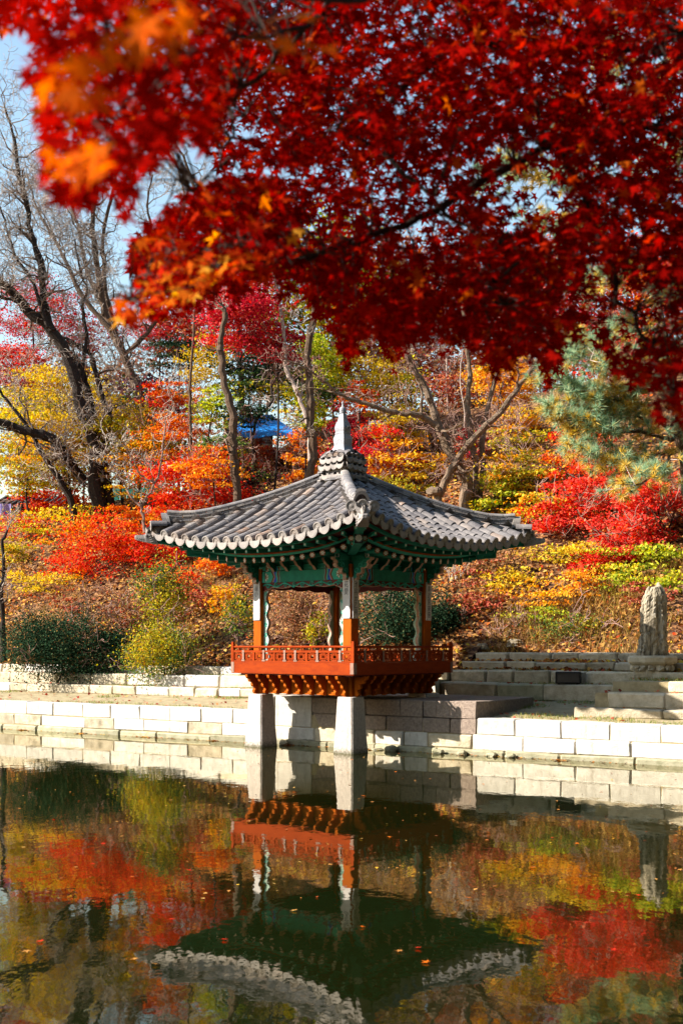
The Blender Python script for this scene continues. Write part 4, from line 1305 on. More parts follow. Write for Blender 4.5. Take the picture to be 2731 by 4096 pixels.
# ---- leafy trees: (name, label, category, px, py, rx, ry, Y, leaf, size, cover, flat, trunk px width, bark)
MATE = {'red':'orange','orange':'amber','amber':'yellow','yellow':'olive','olive':'amber','lime':'yellow','crimson':'red','coral':'red','rust':'brown','brown':'rust','green':'olive','purple':'green','evergreen':'evergreen','weed':'weed'}
def slopeY(px, py, ry, Y):
    return ghit(px, py+ry*.75).y
def leafy(name, label, cat, px, py, rx, ry, Y, leaf, size=.085, cover=2.6, flat=.35, tw=10, bark='bark_dark', pads=16, spread=.30, group=None, depthr=None, upn=.9, bpx=None, limbs=True, stuffpart=True):
    c = P(px, py, Y); k = Y/F; size *= .66
    R = (rx*k, (depthr or max(rx, ry)*.8)*k if depthr is None else depthr, ry*k)
    gz = ground(c.x, c.y)
    area = math.pi*R[0]*R[2]
    n = int(min(26000, cover*(1 if cat == 'bush' else .85)*area/(size*size*.75)))
    pts = clump_points(c, R, n, pads, flat, spread)
    # keep leaves above the ground
    keep = pts[:,2] > ground_np(pts[:,0], pts[:,1])+.03
    pts = pts[keep]
    if len(pts) == 0: return None
    Nn = unit(nr.normal(size=(len(pts),3))*.75+np.array([-.15,-.25,upn]))
    S = size*(.65+.7*nr.rand(len(pts)))
    e = empty(name, (c.x, c.y, gz)); tag(e, label, cat, group)
    ph = nr.rand(3)*9
    fld = np.sin(pts[:,0]*2.1+ph[0])+np.sin(pts[:,2]*2.9+ph[1])+np.sin(pts[:,1]*1.7+ph[2])+nr.normal(size=len(pts))*.9
    me = np_mesh('crown', leaf_quads(pts-np.array([c.x, c.y, gz]), Nn, S), 4, [LF[leaf], LF[MATE[leaf]]], (fld > 1.25).astype(np.int32))
    o = link('crown', me, e)
    if stuffpart: o['kind'] = 'stuff'
    if tw:
        mb = MB(); w = tw*k/2
        bx = rt.uniform(-.2,.2)*R[0]
        base = Vector((bx, 0, -.25)); top = Vector((0, 0, c.z-gz))
        mid = (base+top)*.5+Vector((rt.uniform(-.15,.15)*R[0], 0, 0))
        tp = catmull([base, mid, top], 5)
        mb.tube(tp, [w*(1.15-.5*i/len(tp)) for i in range(len(tp))], 7, 0)
        if limbs:
            for j in range(7):
                i = rt.randint(len(tp)//2, len(tp)-1)
                dv = Vector((rt.gauss(0,1), rt.gauss(0,1), rt.uniform(.1,.8)))
                twigs(mb, tp[i], dv, max(R)*rt.uniform(.7,1.2), w*.5, 2, rt, 4, .3, .05, (2,4), 1, .009)
        mb.build('trunk', [M[bark], M['twig_red']], e)
    return e
T = leafy
# far wood that closes the view behind the slope
FAR = [
 ('rust', 760,1330,190,150,58,'thin rust coloured tree far behind the pole-like trunk'),
 ('rust',1000,1180,260,260,60,'rust red tree far behind the crimson crown'),
 ('lime',1290,1180,230,280,60,'yellow green tree far behind, left of centre'),
 ('rust',1560,1180,260,260,61,'rust brown tree far behind the finial'),
 ('brown',1820,1150,260,270,60,'dry brown tree far behind the wide bare tree'),
 ('crimson',2080,1220,230,250,58,'crimson tree far behind the orange crown'),
 ('rust',2330,1180,250,280,60,'rust tree far behind the pine'),
 ('red',2600,1240,250,260,59,'red tree far behind at the right edge'),
 ('brown',1450,1480,260,150,57,'brownish low tree behind the yellow crowns'),
 ('rust',1750,1500,230,160,57,'rust low tree behind the wide bare tree'),
 ('brown',2060,1480,230,150,57,'brown low tree behind the orange crown'),
 ('crimson',2400,1480,240,160,56,'crimson low tree behind the pine boughs'),
 ('rust',2700,1500,170,170,56,'rust low tree behind the pine trunk'),
 ('evergreen',1090,1440,200,120,57,'dark evergreen far behind the blue roof'),
 ('green',1250,1560,150,110,55,'mid green tree behind the blue roof, right end'),
 ('brown',480,1500,170,80,66,'low hazy brown tree at the skyline on the left'),
 ('brown',120,1640,190,120,66,'brown hedge-like tree beyond the crest at the left edge'),
 ('purple',360,1680,200,110,66,'dusky purple tree beyond the crest behind the dark stems'),
 ('rust',620,1720,160,110,64,'rust tree beyond the crest left of the curved trunk'),
 ('brown',250,1850,260,110,66,'dry brown thicket beyond the crest behind the dark trunk'),
 ('brown',120,1520,190,90,66,'low brown tree at the skyline by the left edge'),
 ('purple',560,1600,180,90,54,'dusky purple shrub tree behind the yellow leaves'),
]
for lf, px, py, rx, ry, Y, lb in FAR:
    T('background_tree', lb, 'tree', px, py, rx, ry, Y, lf, 0.17, 2.0 if lf in ('rust','brown','crimson') else 2.6, .5, 12, 'bark_brown', 24, .32, 'trees of the far wood')
TREES = [
 # left
 ('maple_tree','crimson maple in front of the sky at the left edge',130,1260,210,170,49,'crimson',.085,1.15,.25,10),
 ('maple_tree','small crimson maple right of the dark leaning stem',330,1340,140,110,50,'crimson',.085,1.3,.25,8),
 ('maple_tree','deep red maple low at the left edge',50,1480,150,110,46,'crimson',.09,1.8,.3,9),
 ('maple_tree','crimson maple behind the orange foreground tip',640,1330,160,80,51,'crimson',.09,1.5,.25,9),
 ('leafy_tree','yellow tree behind the dark stems at upper left',240,1560,200,110,44,'yellow',.09,2.0,.25,9),
 ('leafy_tree','wide yellow tree behind the dark leaning trunk',330,1730,290,160,43,'yellow',.095,2.3,.22,12),
 ('leafy_tree','olive yellow tree low behind the dark leaning trunk',520,1790,200,140,41.5,'olive',.09,2.3,.22,10),
 ('leafy_tree','greenish yellow tree by the left edge',90,1650,150,110,44,'lime',.09,1.7,.3,9),
 ('leafy_tree','yellow tree reaching down to the left edge building',120,1860,210,120,42.5,'olive',.09,2.0,.25,9),
 ('maple_tree','red orange maple left of the dark curved trunk',690,1610,150,80,44,'red',.085,2.3,.22,9),
 ('evergreen_tree','dark layered evergreen against the bright sky',720,1420,130,90,48,'evergreen',.10,1.6,.2,10),
 ('leafy_tree','thin yellow tree along the pole-like trunk',820,1460,110,150,46,'yellow',.09,1.0,.3,0),
 ('leafy_tree','yellow green tree beside the dark curved trunk',850,1630,110,90,43,'lime',.09,1.9,.25,8),
 ('maple_tree','orange maple above the left roof ridge',740,1760,170,110,41,'orange',.085,2.5,.22,9),
 ('maple_tree','big red orange maple directly above the left roof ridge',790,1940,200,170,38,'red',.085,2.8,.4,12),
 ('maple_tree','orange maple glowing inside the big red one',850,1880,130,90,37.6,'orange',.08,2.0,.22,8),
 ('maple_tree','orange yellow maple between dark trunk and red maple',570,1900,150,120,40,'amber',.085,1.9,.22,8),
 ('maple_tree','low red maple bough left of the dark trunk foot',210,2010,150,55,38,'red',.085,2.3,.3,8),
 ('maple_tree','orange maple at the dark trunk foot',560,2060,130,60,37,'orange',.085,2.2,.3,8),
 ('maple_tree','red maple with sprays drooping over the leaf covered slope',400,2190,210,160,35.5,'red',.08,1.35,.45,9),
 ('maple_tree','dark red maple near the left roof tip',640,2200,120,120,35.2,'red',.08,1.9,.3,10),
 ('maple_tree','small orange red maple under the left eave',880,2270,90,60,34.5,'orange',.08,2.2,.35,7),
 ('maple_tree','red maple low at the far left of the slope',90,2100,130,60,38.5,'red',.08,1.0,.3,7),
 ('leafy_tree','yellow low tree on the crest at left',260,2080,240,60,38.7,'yellow',.09,1.7,.3,8),
 ('maple_tree','red maple sprays halfway down the slope at left',300,2250,150,80,35,'red',.08,1.3,.3,0),
 ('leafy_tree','yellow low growth on the slope at the left edge',70,2200,130,70,35,'olive',.085,1.2,.3,0),
 ('maple_tree','orange red maple low between the dark trunk and the left roof tip',520,2180,120,90,35,'orange',.08,1.5,.3,0),
 ('shrub','brown leafy shrub on the slope left of the left bay',780,2400,130,90,35,'rust',.08,1.1,.35,0),
 ('shrub','dry brown shrub on the slope above the evergreen bush',330,2400,190,60,35,'brown',.075,1.0,.35,0),
 # centre
 ('maple_tree','large crimson crown over the dark curved trunk',950,1240,190,170,43,'crimson',.085,3.0,.4,0),
 ('maple_tree','crimson bough right of the large crimson crown',1110,1370,140,80,43.5,'crimson',.085,2.4,.3,9),
 ('evergreen_tree','dark evergreen behind the two trunks left of the finial',1040,1470,150,110,49,'evergreen',.11,2.4,.3,12),
 ('evergreen_tree','green tree right above the blue roof',1000,1570,170,80,48.5,'green',.10,1.5,.25,9),
 ('leafy_tree','bright yellow green tree right of the dark straight trunk',1320,1440,120,150,46,'lime',.095,2.0,.25,9),
 ('leafy_tree','yellow green tree between the trunks left of the finial',1230,1640,110,90,44,'lime',.09,1.7,.25,8),
 ('maple_tree','red maple bush right behind the finial',1390,1740,130,120,39.5,'crimson',.085,2.4,.3,9),
 ('maple_tree','dull crimson maple right of the finial',1500,1850,170,140,38.5,'crimson',.08,2.6,.3,9),
 ('maple_tree','orange maple left of the finial',1215,1830,80,130,38,'orange',.08,2.4,.25,8),
 ('shrub','dark purple shrub above the left roof ridge',980,1960,130,110,37.4,'purple',.085,2.8,.4,8),
 ('maple_tree','orange red maple below the blue roof',1010,1790,130,60,40,'orange',.085,2.0,.25,8),
 ('shrub','green shrub between orange maples below the blue roof',880,1780,110,90,41,'green',.085,1.7,.3,7),
 ('evergreen_tree','dark green bough in front of the blue roof',1000,1655,120,55,45.5,'evergreen',.09,2.0,.25,8),
 ('leafy_tree','yellow green bough right of the blue roof',1190,1730,80,50,44.5,'lime',.09,1.4,.25,0),
 ('maple_tree','rust red maple in front of the garden wall behind the purple shrub',1060,1840,150,90,41,'rust',.085,2.3,.25,8),
 ('maple_tree','small red maple above the finial',1440,1590,80,60,43,'red',.085,1.9,.25,8),
 ('leafy_tree','bright yellow tree right of the finial',1560,1530,160,130,45,'yellow',.09,2.0,.22,9),
 ('leafy_tree','yellow tree left of the wide bare tree stem',1600,1680,130,110,43,'yellow',.09,1.8,.22,8),
 ('maple_tree','orange yellow maple behind the right roof slope',1660,1860,180,110,38.5,'amber',.085,2.3,.25,9),
 ('leafy_tree','yellow low tree just above the right roof slope',1590,1960,140,70,37.5,'olive',.085,2.2,.3,8),
 ('shrub','light green shrub behind the feet of the wide bare tree',1990,1990,120,90,38.5,'lime',.085,2.2,.3,7),
 # right
 ('maple_tree','bright orange maple right of the wide bare tree',2010,1520,150,120,43,'amber',.085,2.2,.22,9),
 ('maple_tree','orange maple bough below the bright orange one',2060,1680,120,60,42,'amber',.085,2.2,.22,8),
 ('leafy_tree','olive tree in front of the grey garden wall on the slope',2070,1770,160,60,41,'olive',.085,1.5,.22,8),
 ('leafy_tree','wide olive yellow tree right of the tan stems',2080,1900,200,110,38.5,'olive',.085,2.4,.2,9),
 ('leafy_tree','yellow green low tree above the right eave',2130,2040,160,70,37,'olive',.085,2.3,.22,8),
 ('maple_tree','vivid red maple left of the pine boughs',2330,1850,150,160,36.5,'red',.085,2.3,.4,8),
 ('maple_tree','coral red maple below the pine boughs',2440,1960,230,120,35.5,'coral',.08,2.5,.4,8),
 ('maple_tree','coral red maple at the right edge',2630,2040,170,150,34.5,'coral',.08,2.5,.4,8),
 ('maple_tree','coral red bough over the right roof tip',2270,2080,150,100,35,'coral',.08,2.2,.4,6),
 ('maple_tree','coral red maple drooping to the yellow undergrowth',2480,2170,130,130,34,'coral',.08,2.3,.4,6),
 ('maple_tree','red maple behind the pine at the right edge',2620,1510,160,80,45,'red',.085,2.0,.25,9),
 ('maple_tree','red orange maple seen between the pine boughs',2500,1640,170,80,43,'red',.085,2.0,.25,9),
 ('maple_tree','small crimson maple between tan stems and grey wall',1900,1780,80,90,42,'crimson',.08,1.2,.3,7),
 ('maple_tree','rust maple behind the upper fork of the wide bare tree',1830,1560,170,130,47,'rust',.085,1.3,.25,8),
 ('shrub','yellow green undergrowth at the right below the coral maples',2560,2240,220,70,33.2,'lime',.075,2.2,.35,0),
 ('maple_tree','coral red maple sprays right of the roof tip low on the slope',2380,2260,110,70,34,'coral',.08,1.5,.3,0),
 ('shrub','rusty dry shrub on the slope below the right eave',1960,2260,150,70,34,'rust',.075,1.2,.35,0),
 ('shrub','golden dry shrub in the middle of the right slope',2200,2370,180,70,33,'amber',.07,.9,.35,0),
 ('shrub','rusty shrub right above the standing rock',2600,2380,110,60,32,'rust',.07,1.2,.35,0),
 ('shrub','orange brown shrub right behind the right bay of the pavilion',1900,2400,130,80,33,'rust',.07,1.3,.4,0),
 ('shrub','golden yellow shrub on the slope right of the leafless pale shrub',2060,2320,120,60,33,'yellow',.07,1.1,.4,0),
 ('shrub','orange shrub on the slope under the coral sprays',2330,2330,140,60,33,'orange',.07,1.0,.4,0),
 ('shrub','light green plants low on the right slope near the steps',2180,2470,140,50,32,'lime',.06,1.0,.4,0),
 ('shrub','yellow green plants between the coral maple and the standing rock',2520,2320,130,60,32,'lime',.07,1.2,.4,0),
 ('shrub','green and yellow plant on the slope beside the left column',900,2400,90,80,34,'olive',.07,1.4,.4,0),
 ('shrub','red leaved shrub on the slope above the upright light green bush',700,2320,120,70,34,'red',.07,1.2,.4,0),
 ('shrub','golden shrub on the slope above the big evergreen bush',180,2330,170,60,34,'yellow',.07,1.0,.4,0),
 ('shrub','yellow undergrowth right of the roof tip',2290,2210,160,60,34,'yellow',.07,1.4,.35,0),
 ('shrub','yellow green plants by the right edge above the standing rock',2690,2330,90,60,31.8,'lime',.07,1.6,.35,0),
]
for i, (nm, lb, px, py, rx, ry, Y, lf, sz, cv, fl, tw_) in enumerate(TREES):
    if px < 1000 and py < 1950: Y += (YT-41)*(1-sm(650, 1000, px))
    elif py > 1700: Y = slopeY(px, py, ry, Y)
    if py > 1990 and px < 2200: tw_ = 0
    T(nm, lb, 'shrub' if nm == 'shrub' else 'tree', px, py, rx, ry, Y, lf, sz, cv, fl, tw_, pads=int(16+rx*ry/900), spread=.20)

# shrubs at the foot of the slope (ground contact follows the ground)
def bush(label, px, pyb, rx, ry, Y, leaf, size, cover, group=None, pads=26, spread=.30, flat=.9, name='bush'):
    return leafy(name, label, 'bush', px, pyb-ry*.85, rx, ry, Y, leaf, size, cover, flat, 7, 'bark_dark', pads, spread, group, depthr=rx*Y/F*.7, upn=.5)
bush('big dark evergreen bush left above the topmost step', 240, 2700, 190, 130, 34.2, 'evergreen', .045, 4.5, pads=40)
bush('dark evergreen bush next to the yellow green bush', 450, 2690, 100, 85, 34.0, 'evergreen', .045, 4.0, pads=30)
bush('yellow green bush spilling over the steps left of the pavilion', 650, 2705, 150, 110, 32.6, 'green', .05, 2.4)
bush('brown and green weedy bush behind the yellow green one', 520, 2560, 150, 90, 34.8, 'brown', .06, 1.5)
bush('upright light green bush below the left roof tip', 640, 2520, 110, 160, 34.2, 'green', .055, 2.0)
bush('dark evergreen bush seen through the right bay of the pavilion', 1610, 2590, 175, 135, 31.3, 'evergreen', .045, 4.2, pads=36)
bush('dark evergreen bush right of the pavilion in its shadow', 1770, 2560, 70, 80, 31.0, 'evergreen', .045, 4.0)
bush('dry brown vine bush seen through the left bay of the pavilion', 1190, 2590, 120, 130, 32.5, 'brown', .05, 1.6)
bush('small light green plant inside the left bay view', 1270, 2560, 50, 60, 32.0, 'lime', .05, 1.6)
bush('shaded green shrub on the slope foot left of the standing rock', 2320, 2600, 140, 75, 29.5, 'green', .05, 2.0)
bush('low brown shrub right of the pavilion at slope foot', 2080, 2600, 130, 60, 30.2, 'brown', .05, 1.5)
bush('tall dry weeds right of the standing rock', 2710, 2640, 60, 110, 28.5, 'weed', .05, 1.5)
bush('green leafy plant left of the pavilion column', 960, 2520, 70, 70, 33.0, 'green', .055, 1.5)

# bare little shrub right of the roof corner, and the slim forked maple stems at left
e = empty('bare_shrub'); tag(e, 'leafless pale shrub below the right eave', 'shrub')
r_ = random.Random(9)
for k in range(9):
    tw = MB()
    b = P(1820+rt.uniform(-25,25), 2420, 33.2)
    b.z = ground(b.x, b.y)
    twigs(tw, b, Vector((rt.gauss(0,.35), rt.gauss(0,.3), 1)), 1.1, .012, 2, r_, 5, .2, .05, (2,3), 0, .005)
    tw.build('stem', [M['twig'], M['twig']], e)
e = empty('bare_shrub'); tag(e, 'slim forked bare stems just left of the left roof ridge', 'shrub')
tw = MB()
a, ra = limb(tw, [(580,2130),(574,2076),(568,2025),(612,1948),(644,1865),(657,1738),(670,1661),(690,1600)], 36.6, 14, 4, n=6)
b, rb2 = limb(tw, [(570,2035),(529,1993),(491,1923),(470,1880),(430,1850)], 36.5, 10, 3, n=6)
c, rc = limb(tw, [(620,1930),(560,1900),(540,1850),(500,1790)], 36.6, 8, 3, n=6)
for pts, rr in ((a,ra),(b,rb2),(c,rc)): sprout(tw, pts, rr, .5, .7, 2, r_, 6)
tw.build('stem', [M['twig_red'], M['twig']], e)
e = empty('bare_shrub'); tag(e, 'dark thin forked stems under the coral maple at the right edge', 'shrub')
tw = MB()
a, ra = limb(tw, [(2760,2290),(2726,2226),(2674,2141),(2621,2055),(2560,2000)], 33, 13, 4, n=6)
b, rb2 = limb(tw, [(2674,2141),(2690,2060),(2720,1980)], 33, 8, 3, n=6)
for pts, rr in ((a,ra),(b,rb2)): sprout(tw, pts, rr, .4, .6, 2, r_, 4)
tag(tw.build('twigs', [M['bark_dark'], M['twig_red']], e), kind='stuff')

# ---- pine at the right
e = empty('pine_tree'); tag(e, 'tall pine with pale green and golden needle boughs at the right', 'tree')
YP = 30.0
mb = MB(); r_ = random.Random(31)
tr, rtr = limb(mb, [(2770,2260),(2762,2060),(2750,1920),(2725,1800),(2690,1560),(2650,1300),(2590,1000),(2520,700),(2460,450)], YP+.6, 56, 18, n=9)
boughs = []
for pl in ([(2690,1760),(2560,1730),(2430,1720),(2330,1700),(2230,1650)], [(2660,1560),(2581,1529),(2522,1581),(2430,1601),(2330,1560),(2230,1540)],
           [(2700,1800),(2600,1830),(2480,1850),(2400,1830)], [(2610,1300),(2520,1330),(2400,1370),(2300,1400)], [(2640,1450),(2720,1380),(2800,1330)],
           [(2600,1250),(2680,1180),(2760,1120)], [(2560,1080),(2450,1100),(2330,1120)], [(2500,760),(2380,740),(2240,720),(2080,700),(1980,690)], [(2480,700),(2600,650),(2720,620)],
           [(2690,1760),(2740,1720),(2800,1700)], [(2640,1500),(2480,1480),(2360,1440)], [(2460,560),(2350,500),(2200,480)], [(2440,450),(2440,300),(2420,150)], [(2450,500),(2560,400),(2650,330)],[(2540,1000),(2440,960),(2300,930),(2180,900)],
           [(2700,1810),(2640,1880),(2540,1940)], [(2690,1700),(2600,1690),(2500,1640),(2420,1660),(2300,1780)]):
    pts, rr = limb(mb, pl, YP+rt.uniform(-.3,.5), 15, 5, dY=rt.uniform(-2.2,1.2), n=6, wob=.05)
    boughs.append((pts, rr))
mb.build('trunk', [M['bark_brown'], M['twig']], e)
tuft_c, tuft_d = [], []
bt = MB()
for pts, rr in boughs:
    m = len(pts)
    for i in range(2, m):
        for k in range(5 if i > m*.3 else 2):
            d = (pts[i]-pts[i-1]).normalized()
            dv = (d*.6+Vector((rt.gauss(0,.7), rt.gauss(0,.8), rt.gauss(.15,.38)))).normalized()
            L_ = rt.uniform(.25,.85)
            q = pts[i]+dv*L_
            bt.tube([pts[i], pts[i]+dv*L_*.5+Vector((0,0,-.02)), q], [.012,.009,.006], 3, 1, cap=False)
            tuft_c.append(q); tuft_d.append(dv)
            for j in range(2):
                f = rt.uniform(.4,.95)
                tuft_c.append(pts[i]+dv*L_*f+Vector((rt.gauss(0,.10),rt.gauss(0,.10),rt.gauss(0,.07)))); tuft_d.append((dv+Vector((rt.gauss(0,.5),rt.gauss(0,.5),rt.gauss(.2,.3)))).normalized())
tag(bt.build('twigs', [M['bark_brown'], M['bark_pale']], e), kind='stuff')
tc = np.array([tuple(v) for v in tuft_c]); td = np.array([tuple(v) for v in tuft_d])
NN = 46
C = np.repeat(tc, NN, 0); D = np.repeat(td, NN, 0)
dirn = unit(D*.75+nr.normal(size=C.shape)*.62)
side_ = unit(np.cross(dirn, nr.normal(size=C.shape)))
Ln = (.17+.11*nr.rand(len(C)))[:,None]; wn_ = .0085
v = np.empty((len(C),3,3), np.float32)
v[:,0] = C-side_*wn_; v[:,1] = C+side_*wn_; v[:,2] = C+dirn*Ln
o = link('needles', np_mesh('needles', v.reshape(-1,3), 3, [LF['needle'], LF['gold_needle']], np.repeat((nr.rand(len(tc))+.35*np.sin(tc[:,0]*3)*np.sin(tc[:,2]*2.3) > .62).astype(np.int32), NN)), e); o['kind'] = 'stuff'

# ---- leaf litter, weeds, grass
def scatter_ud(n, u0, u1, d0, d1):
    u = u0+(u1-u0)*nr.rand(n); d = d0+(d1-d0)*nr.rand(n)
    p = np.outer(u, np.array(UV))+np.outer(d, np.array(NV))+np.array(A0)
    z = ground_np(p[:,0], p[:,1]) if d0 > 4.5 else np.array([ter(a, b) for a, b in zip(u, d)])
    return u, d, np.column_stack([p, z])
def vn(x, y):
    xi, yi = np.floor(x).astype(int), np.floor(y).astype(int); fx, fy = x-xi, y-yi
    fx = fx*fx*(3-2*fx); fy = fy*fy*(3-2*fy); g = lambda i, j: _NG[i % 64, j % 64]
    return ((g(xi,yi)*(1-fx)+g(xi+1,yi)*fx)*(1-fy)+(g(xi,yi+1)*(1-fx)+g(xi+1,yi+1)*fx)*fy)*2-1
u, d, p = scatter_ud(100000, -14, 30, 4.7, 19)
cl = vn(u*.8+7, d*.8)+.5*vn(u*2.3, d*2.3)
kq = nr.rand(len(p)) < np.clip(.75+.8*cl, .12, 1); u, d, p = u[kq], d[kq], p[kq]
keep = nr.rand(len(p)) < np.where(d < 14, 1, .6); p = p[keep]
Nn = unit(nr.normal(size=p.shape)*.55+np.array([-.1,-.45,.9]))
p[:,2] += .02+.05*nr.rand(len(p))
o = link('fallen_leaves', np_mesh('fallen_leaves', leaf_quads(p, Nn, .03+.06*nr.rand(len(p))**1.3, .7), 4, LF['litter']))
tag(o, 'brown and tan fallen leaves covering the slope', 'leaves', kind='stuff')
ul, dl, pl_ = [], [], []
u, d, p = scatter_ud(2600, -10, 28, .4, 4.7)
keep = (nr.rand(len(p)) < np.where((u > 11) & (d > 3.7), 1, .35)); p = p[keep]
Nn = unit(nr.normal(size=p.shape)*.35+np.array([0,-.2,1])); p[:,2] += .025
tag(link('scattered_leaves', np_mesh('scattered_leaves', leaf_quads(p, Nn, .03+.035*nr.rand(len(p)), .7), 4, LF['rust'])), 'dry red brown leaves scattered over the steps and bank', 'leaves', kind='stuff')
def blades(p, h, w, lean):
    n = len(p); a = nr.rand(n)*6.28
    s = np.column_stack([np.cos(a), np.sin(a), np.zeros(n)])
    t = np.column_stack([nr.normal(size=n)*lean, nr.normal(size=n)*lean, np.ones(n)])*h[:,None]
    v = np.empty((n,3,3), np.float32); v[:,0] = p-s*w; v[:,1] = p+s*w; v[:,2] = p+t
    return v.reshape(-1,3)
u, d, p = scatter_ud(60000, -12, 26, .32, 4.6)
cl = vn(u*1.1+3, d*2.3)
near = np.minimum.reduce([np.abs(d-x) for x in (2.95, 3.55, 4.15, .5)])
keep = (cl-.9*near+(.25*((u > 12.5) & (u < 17))) > .02); p = p[keep]
tag(link('grass', np_mesh('grass', blades(p, .03+.07*nr.rand(len(p)), .006, .5), 3, LF['grass'])), 'short patchy grass on the bank and between the steps', 'grass', kind='stuff')
u, d, p = scatter_ud(45000, 11, 30, 5.7, 15)
cl = vn(u*.6+3, d*.6)
p = p[cl+.35*nr.rand(len(p)) > .15]
tag(link('dry_weeds', np_mesh('dry_weeds', blades(p, .15+.35*nr.rand(len(p)), .010, .45), 3, LF['weed'])), 'dry straw coloured weeds on the slope right of the pavilion', 'weeds', kind='stuff')
u, d, p = scatter_ud(14000, -10, 11, 5.0, 13)
cl = vn(u*.5+31, d*.5)
p = p[cl > .15]
tag(link('dry_weeds', np_mesh('dry_weeds', blades(p, .12+.3*nr.rand(len(p)), .009, .5), 3, LF['weed'])), 'dry straw coloured weeds on the slope left of the pavilion', 'weeds', kind='stuff')
# ------------------------------------------------------------------ rocks, box, walls and roofs on the slope
def rock_mesh(name, W_, D_, H_, seed, taper=.75, n=14, m=12, lean=.0, rough=.12):
    rr = random.Random(seed); ph = [rr.uniform(0, 6.28) for _ in range(8)]
    mb = MB(); r = []
    for j in range(m+1):
        t = j/m
        w = 1-(1-taper)*t**1.5
        if t > .85: w *= 1-.35*((t-.85)/.15)**2
        ring = []
        for k in range(n):
            a = 2*math.pi*k/n
            f = 1+rough*(math.sin(a*3+ph[0]+t*2)+.6*math.sin(a*5+ph[1]-t*5)+.6*math.sin(a*2+ph[2]+t*7)+.7*math.sin(a*9+ph[5]+t*1.5)+.5*vnoise(k*1.9+seed, t*9))+rr.gauss(0,.035)
            ring.append((W_/2*w*f*math.cos(a)+lean*t, D_/2*w*f*math.sin(a), H_*t+(.05*H_*math.sin(a+ph[3])+.03*H_*math.sin(3*a+ph[4])) * (1 if t > .9 else 0)))
        r.append(ring)
    mb.rings(r)
    return mb.mesh(name, M['rock'], False)
pp = P(2608, 2700, 25.9); zb = ground(pp.x, pp.y)
e = empty('stone_pedestal', (pp.x, pp.y, zb)); tag(e, 'round carved stone pedestal under the standing rock', 'pedestal')
mb = MB(); prof = [(.40,-.1),(.42,.0),(.43,.12),(.46,.17),(.53,.2),(.56,.24),(.56,.33),(.52,.37),(.36,.375)]
mb.rings([[(r*math.cos(2*math.pi*k/8+.3), r*.8*math.sin(2*math.pi*k/8+.3), z) for k in range(8)] for r, z in prof])
link('slab', mb.mesh('slab', M['granite_warm']), e)
for k in range(14):
    a = 2*math.pi*k/14
    o = link('carved_boss', block_mesh(.17,.1,.13,.035,.02,M['granite_warm']), e); o.location = (.43*math.cos(a), .43*.8*math.sin(a), .10); o.rotation_euler = (0,0,a+1.57)
rk = link('standing_rock', rock_mesh('standing_rock', .62, .42, 1.52, 4, .66, 40, 34, .04, .095)); rk.location = (pp.x+.0, pp.y, zb+.36)
tag(rk, 'tall weathered grey standing rock on the stone pedestal at right', 'rock')
ps = P(1092, 2590, 31.0); rk = link('standing_rock', rock_mesh('standing_rock', .26, .2, .72, 8, .7, 10, 10)); rk.location = (ps.x, ps.y, ground(ps.x, ps.y)-.05)
tag(rk, 'small dark standing rock seen through the left bay of the pavilion', 'rock')
for k, (px, py, s) in enumerate(((2050,2540,.28),(2060,2580,.32),(1930,2590,.25),(1420,2590,.22))):
    q = ghit(px, py, 27); o = link('field_stone', rock_mesh('field_stone', s*1.5, s, s*.6, 40+k, .7, 9, 6)); o.location = (q.x, q.y, q.z-.05)
    tag(o, ('pale flat stone on the slope right of the pavilion, upper one', 'pale flat stone on the slope right of the pavilion, lower one', 'small stone beside the right pavilion railing', 'small stone behind the near column')[k], 'stone', 'loose stones on the slope')

pb = W(pxu(2272, 3.98), 3.98, 1.30)
e = empty('floodlight_box', tuple(pb), ANG+.35); tag(e, 'black metal floodlight box standing on the big slab step', 'floodlight')
mb = MB(); V, Fc = cbox(.56, .34, .27, .012); mb.v = [(x, y, z+.145) for x, y, z in V]; mb.f = [tuple(f) for f in Fc]; mb.m = [0]*len(Fc)
mb.build('housing', M['black'], e)
mb = MB(); mb.box((0,-.172,.145), (.47,.012,.19)); mb.build('glass_front', surf('dark_glass', (.02,.025,.035), (.015,.02,.03), 3, .12, 0, spec=.5), e)
mb = MB(); mb.box((0,-.176,.247),(.54,.02,.02)); mb.box((0,-.176,.043),(.54,.02,.02)); mb.box((-.26,-.176,.145),(.02,.02,.186)); mb.box((.26,-.176,.145),(.02,.02,.186)); mb.build('frame', M['black'], e)
for sx in (-1,1):
    mb = MB(); mb.box((sx*.2,0,.005), (.05,.3,.02)); mb.build('foot', M['black'], e)

def brickmat(name, c1, c2, mortar, scale):
    m, nt, out = newmat(name); L = nt.links.new
    b = N(nt, 'ShaderNodeBsdfPrincipled'); b.inputs['Roughness'].default_value = .9
    tcx = N(nt, 'ShaderNodeTexCoord'); mp = N(nt, 'ShaderNodeMapping'); mp.inputs['Rotation'].default_value = (rad(90),0,0)
    L(tcx.outputs['Object'], mp.inputs[0])
    br = N(nt, 'ShaderNodeTexBrick'); br.inputs['Color1'].default_value = (*c1,1); br.inputs['Color2'].default_value = (*c2,1); br.inputs['Mortar'].default_value = (*mortar,1)
    br.inputs['Scale'].default_value = scale; br.inputs['Mortar Size'].default_value = .035; br.inputs['Brick Width'].default_value = .6; br.inputs['Row Height'].default_value = .25
    L(mp.outputs[0], br.inputs[0]); L(br.outputs[0], b.inputs['Base Color']); L(b.outputs[0], out.inputs[0]); return m
M['brick'] = brickmat('grey_brick', (.17,.14,.16), (.24,.20,.20), (.55,.52,.48), 2.2)
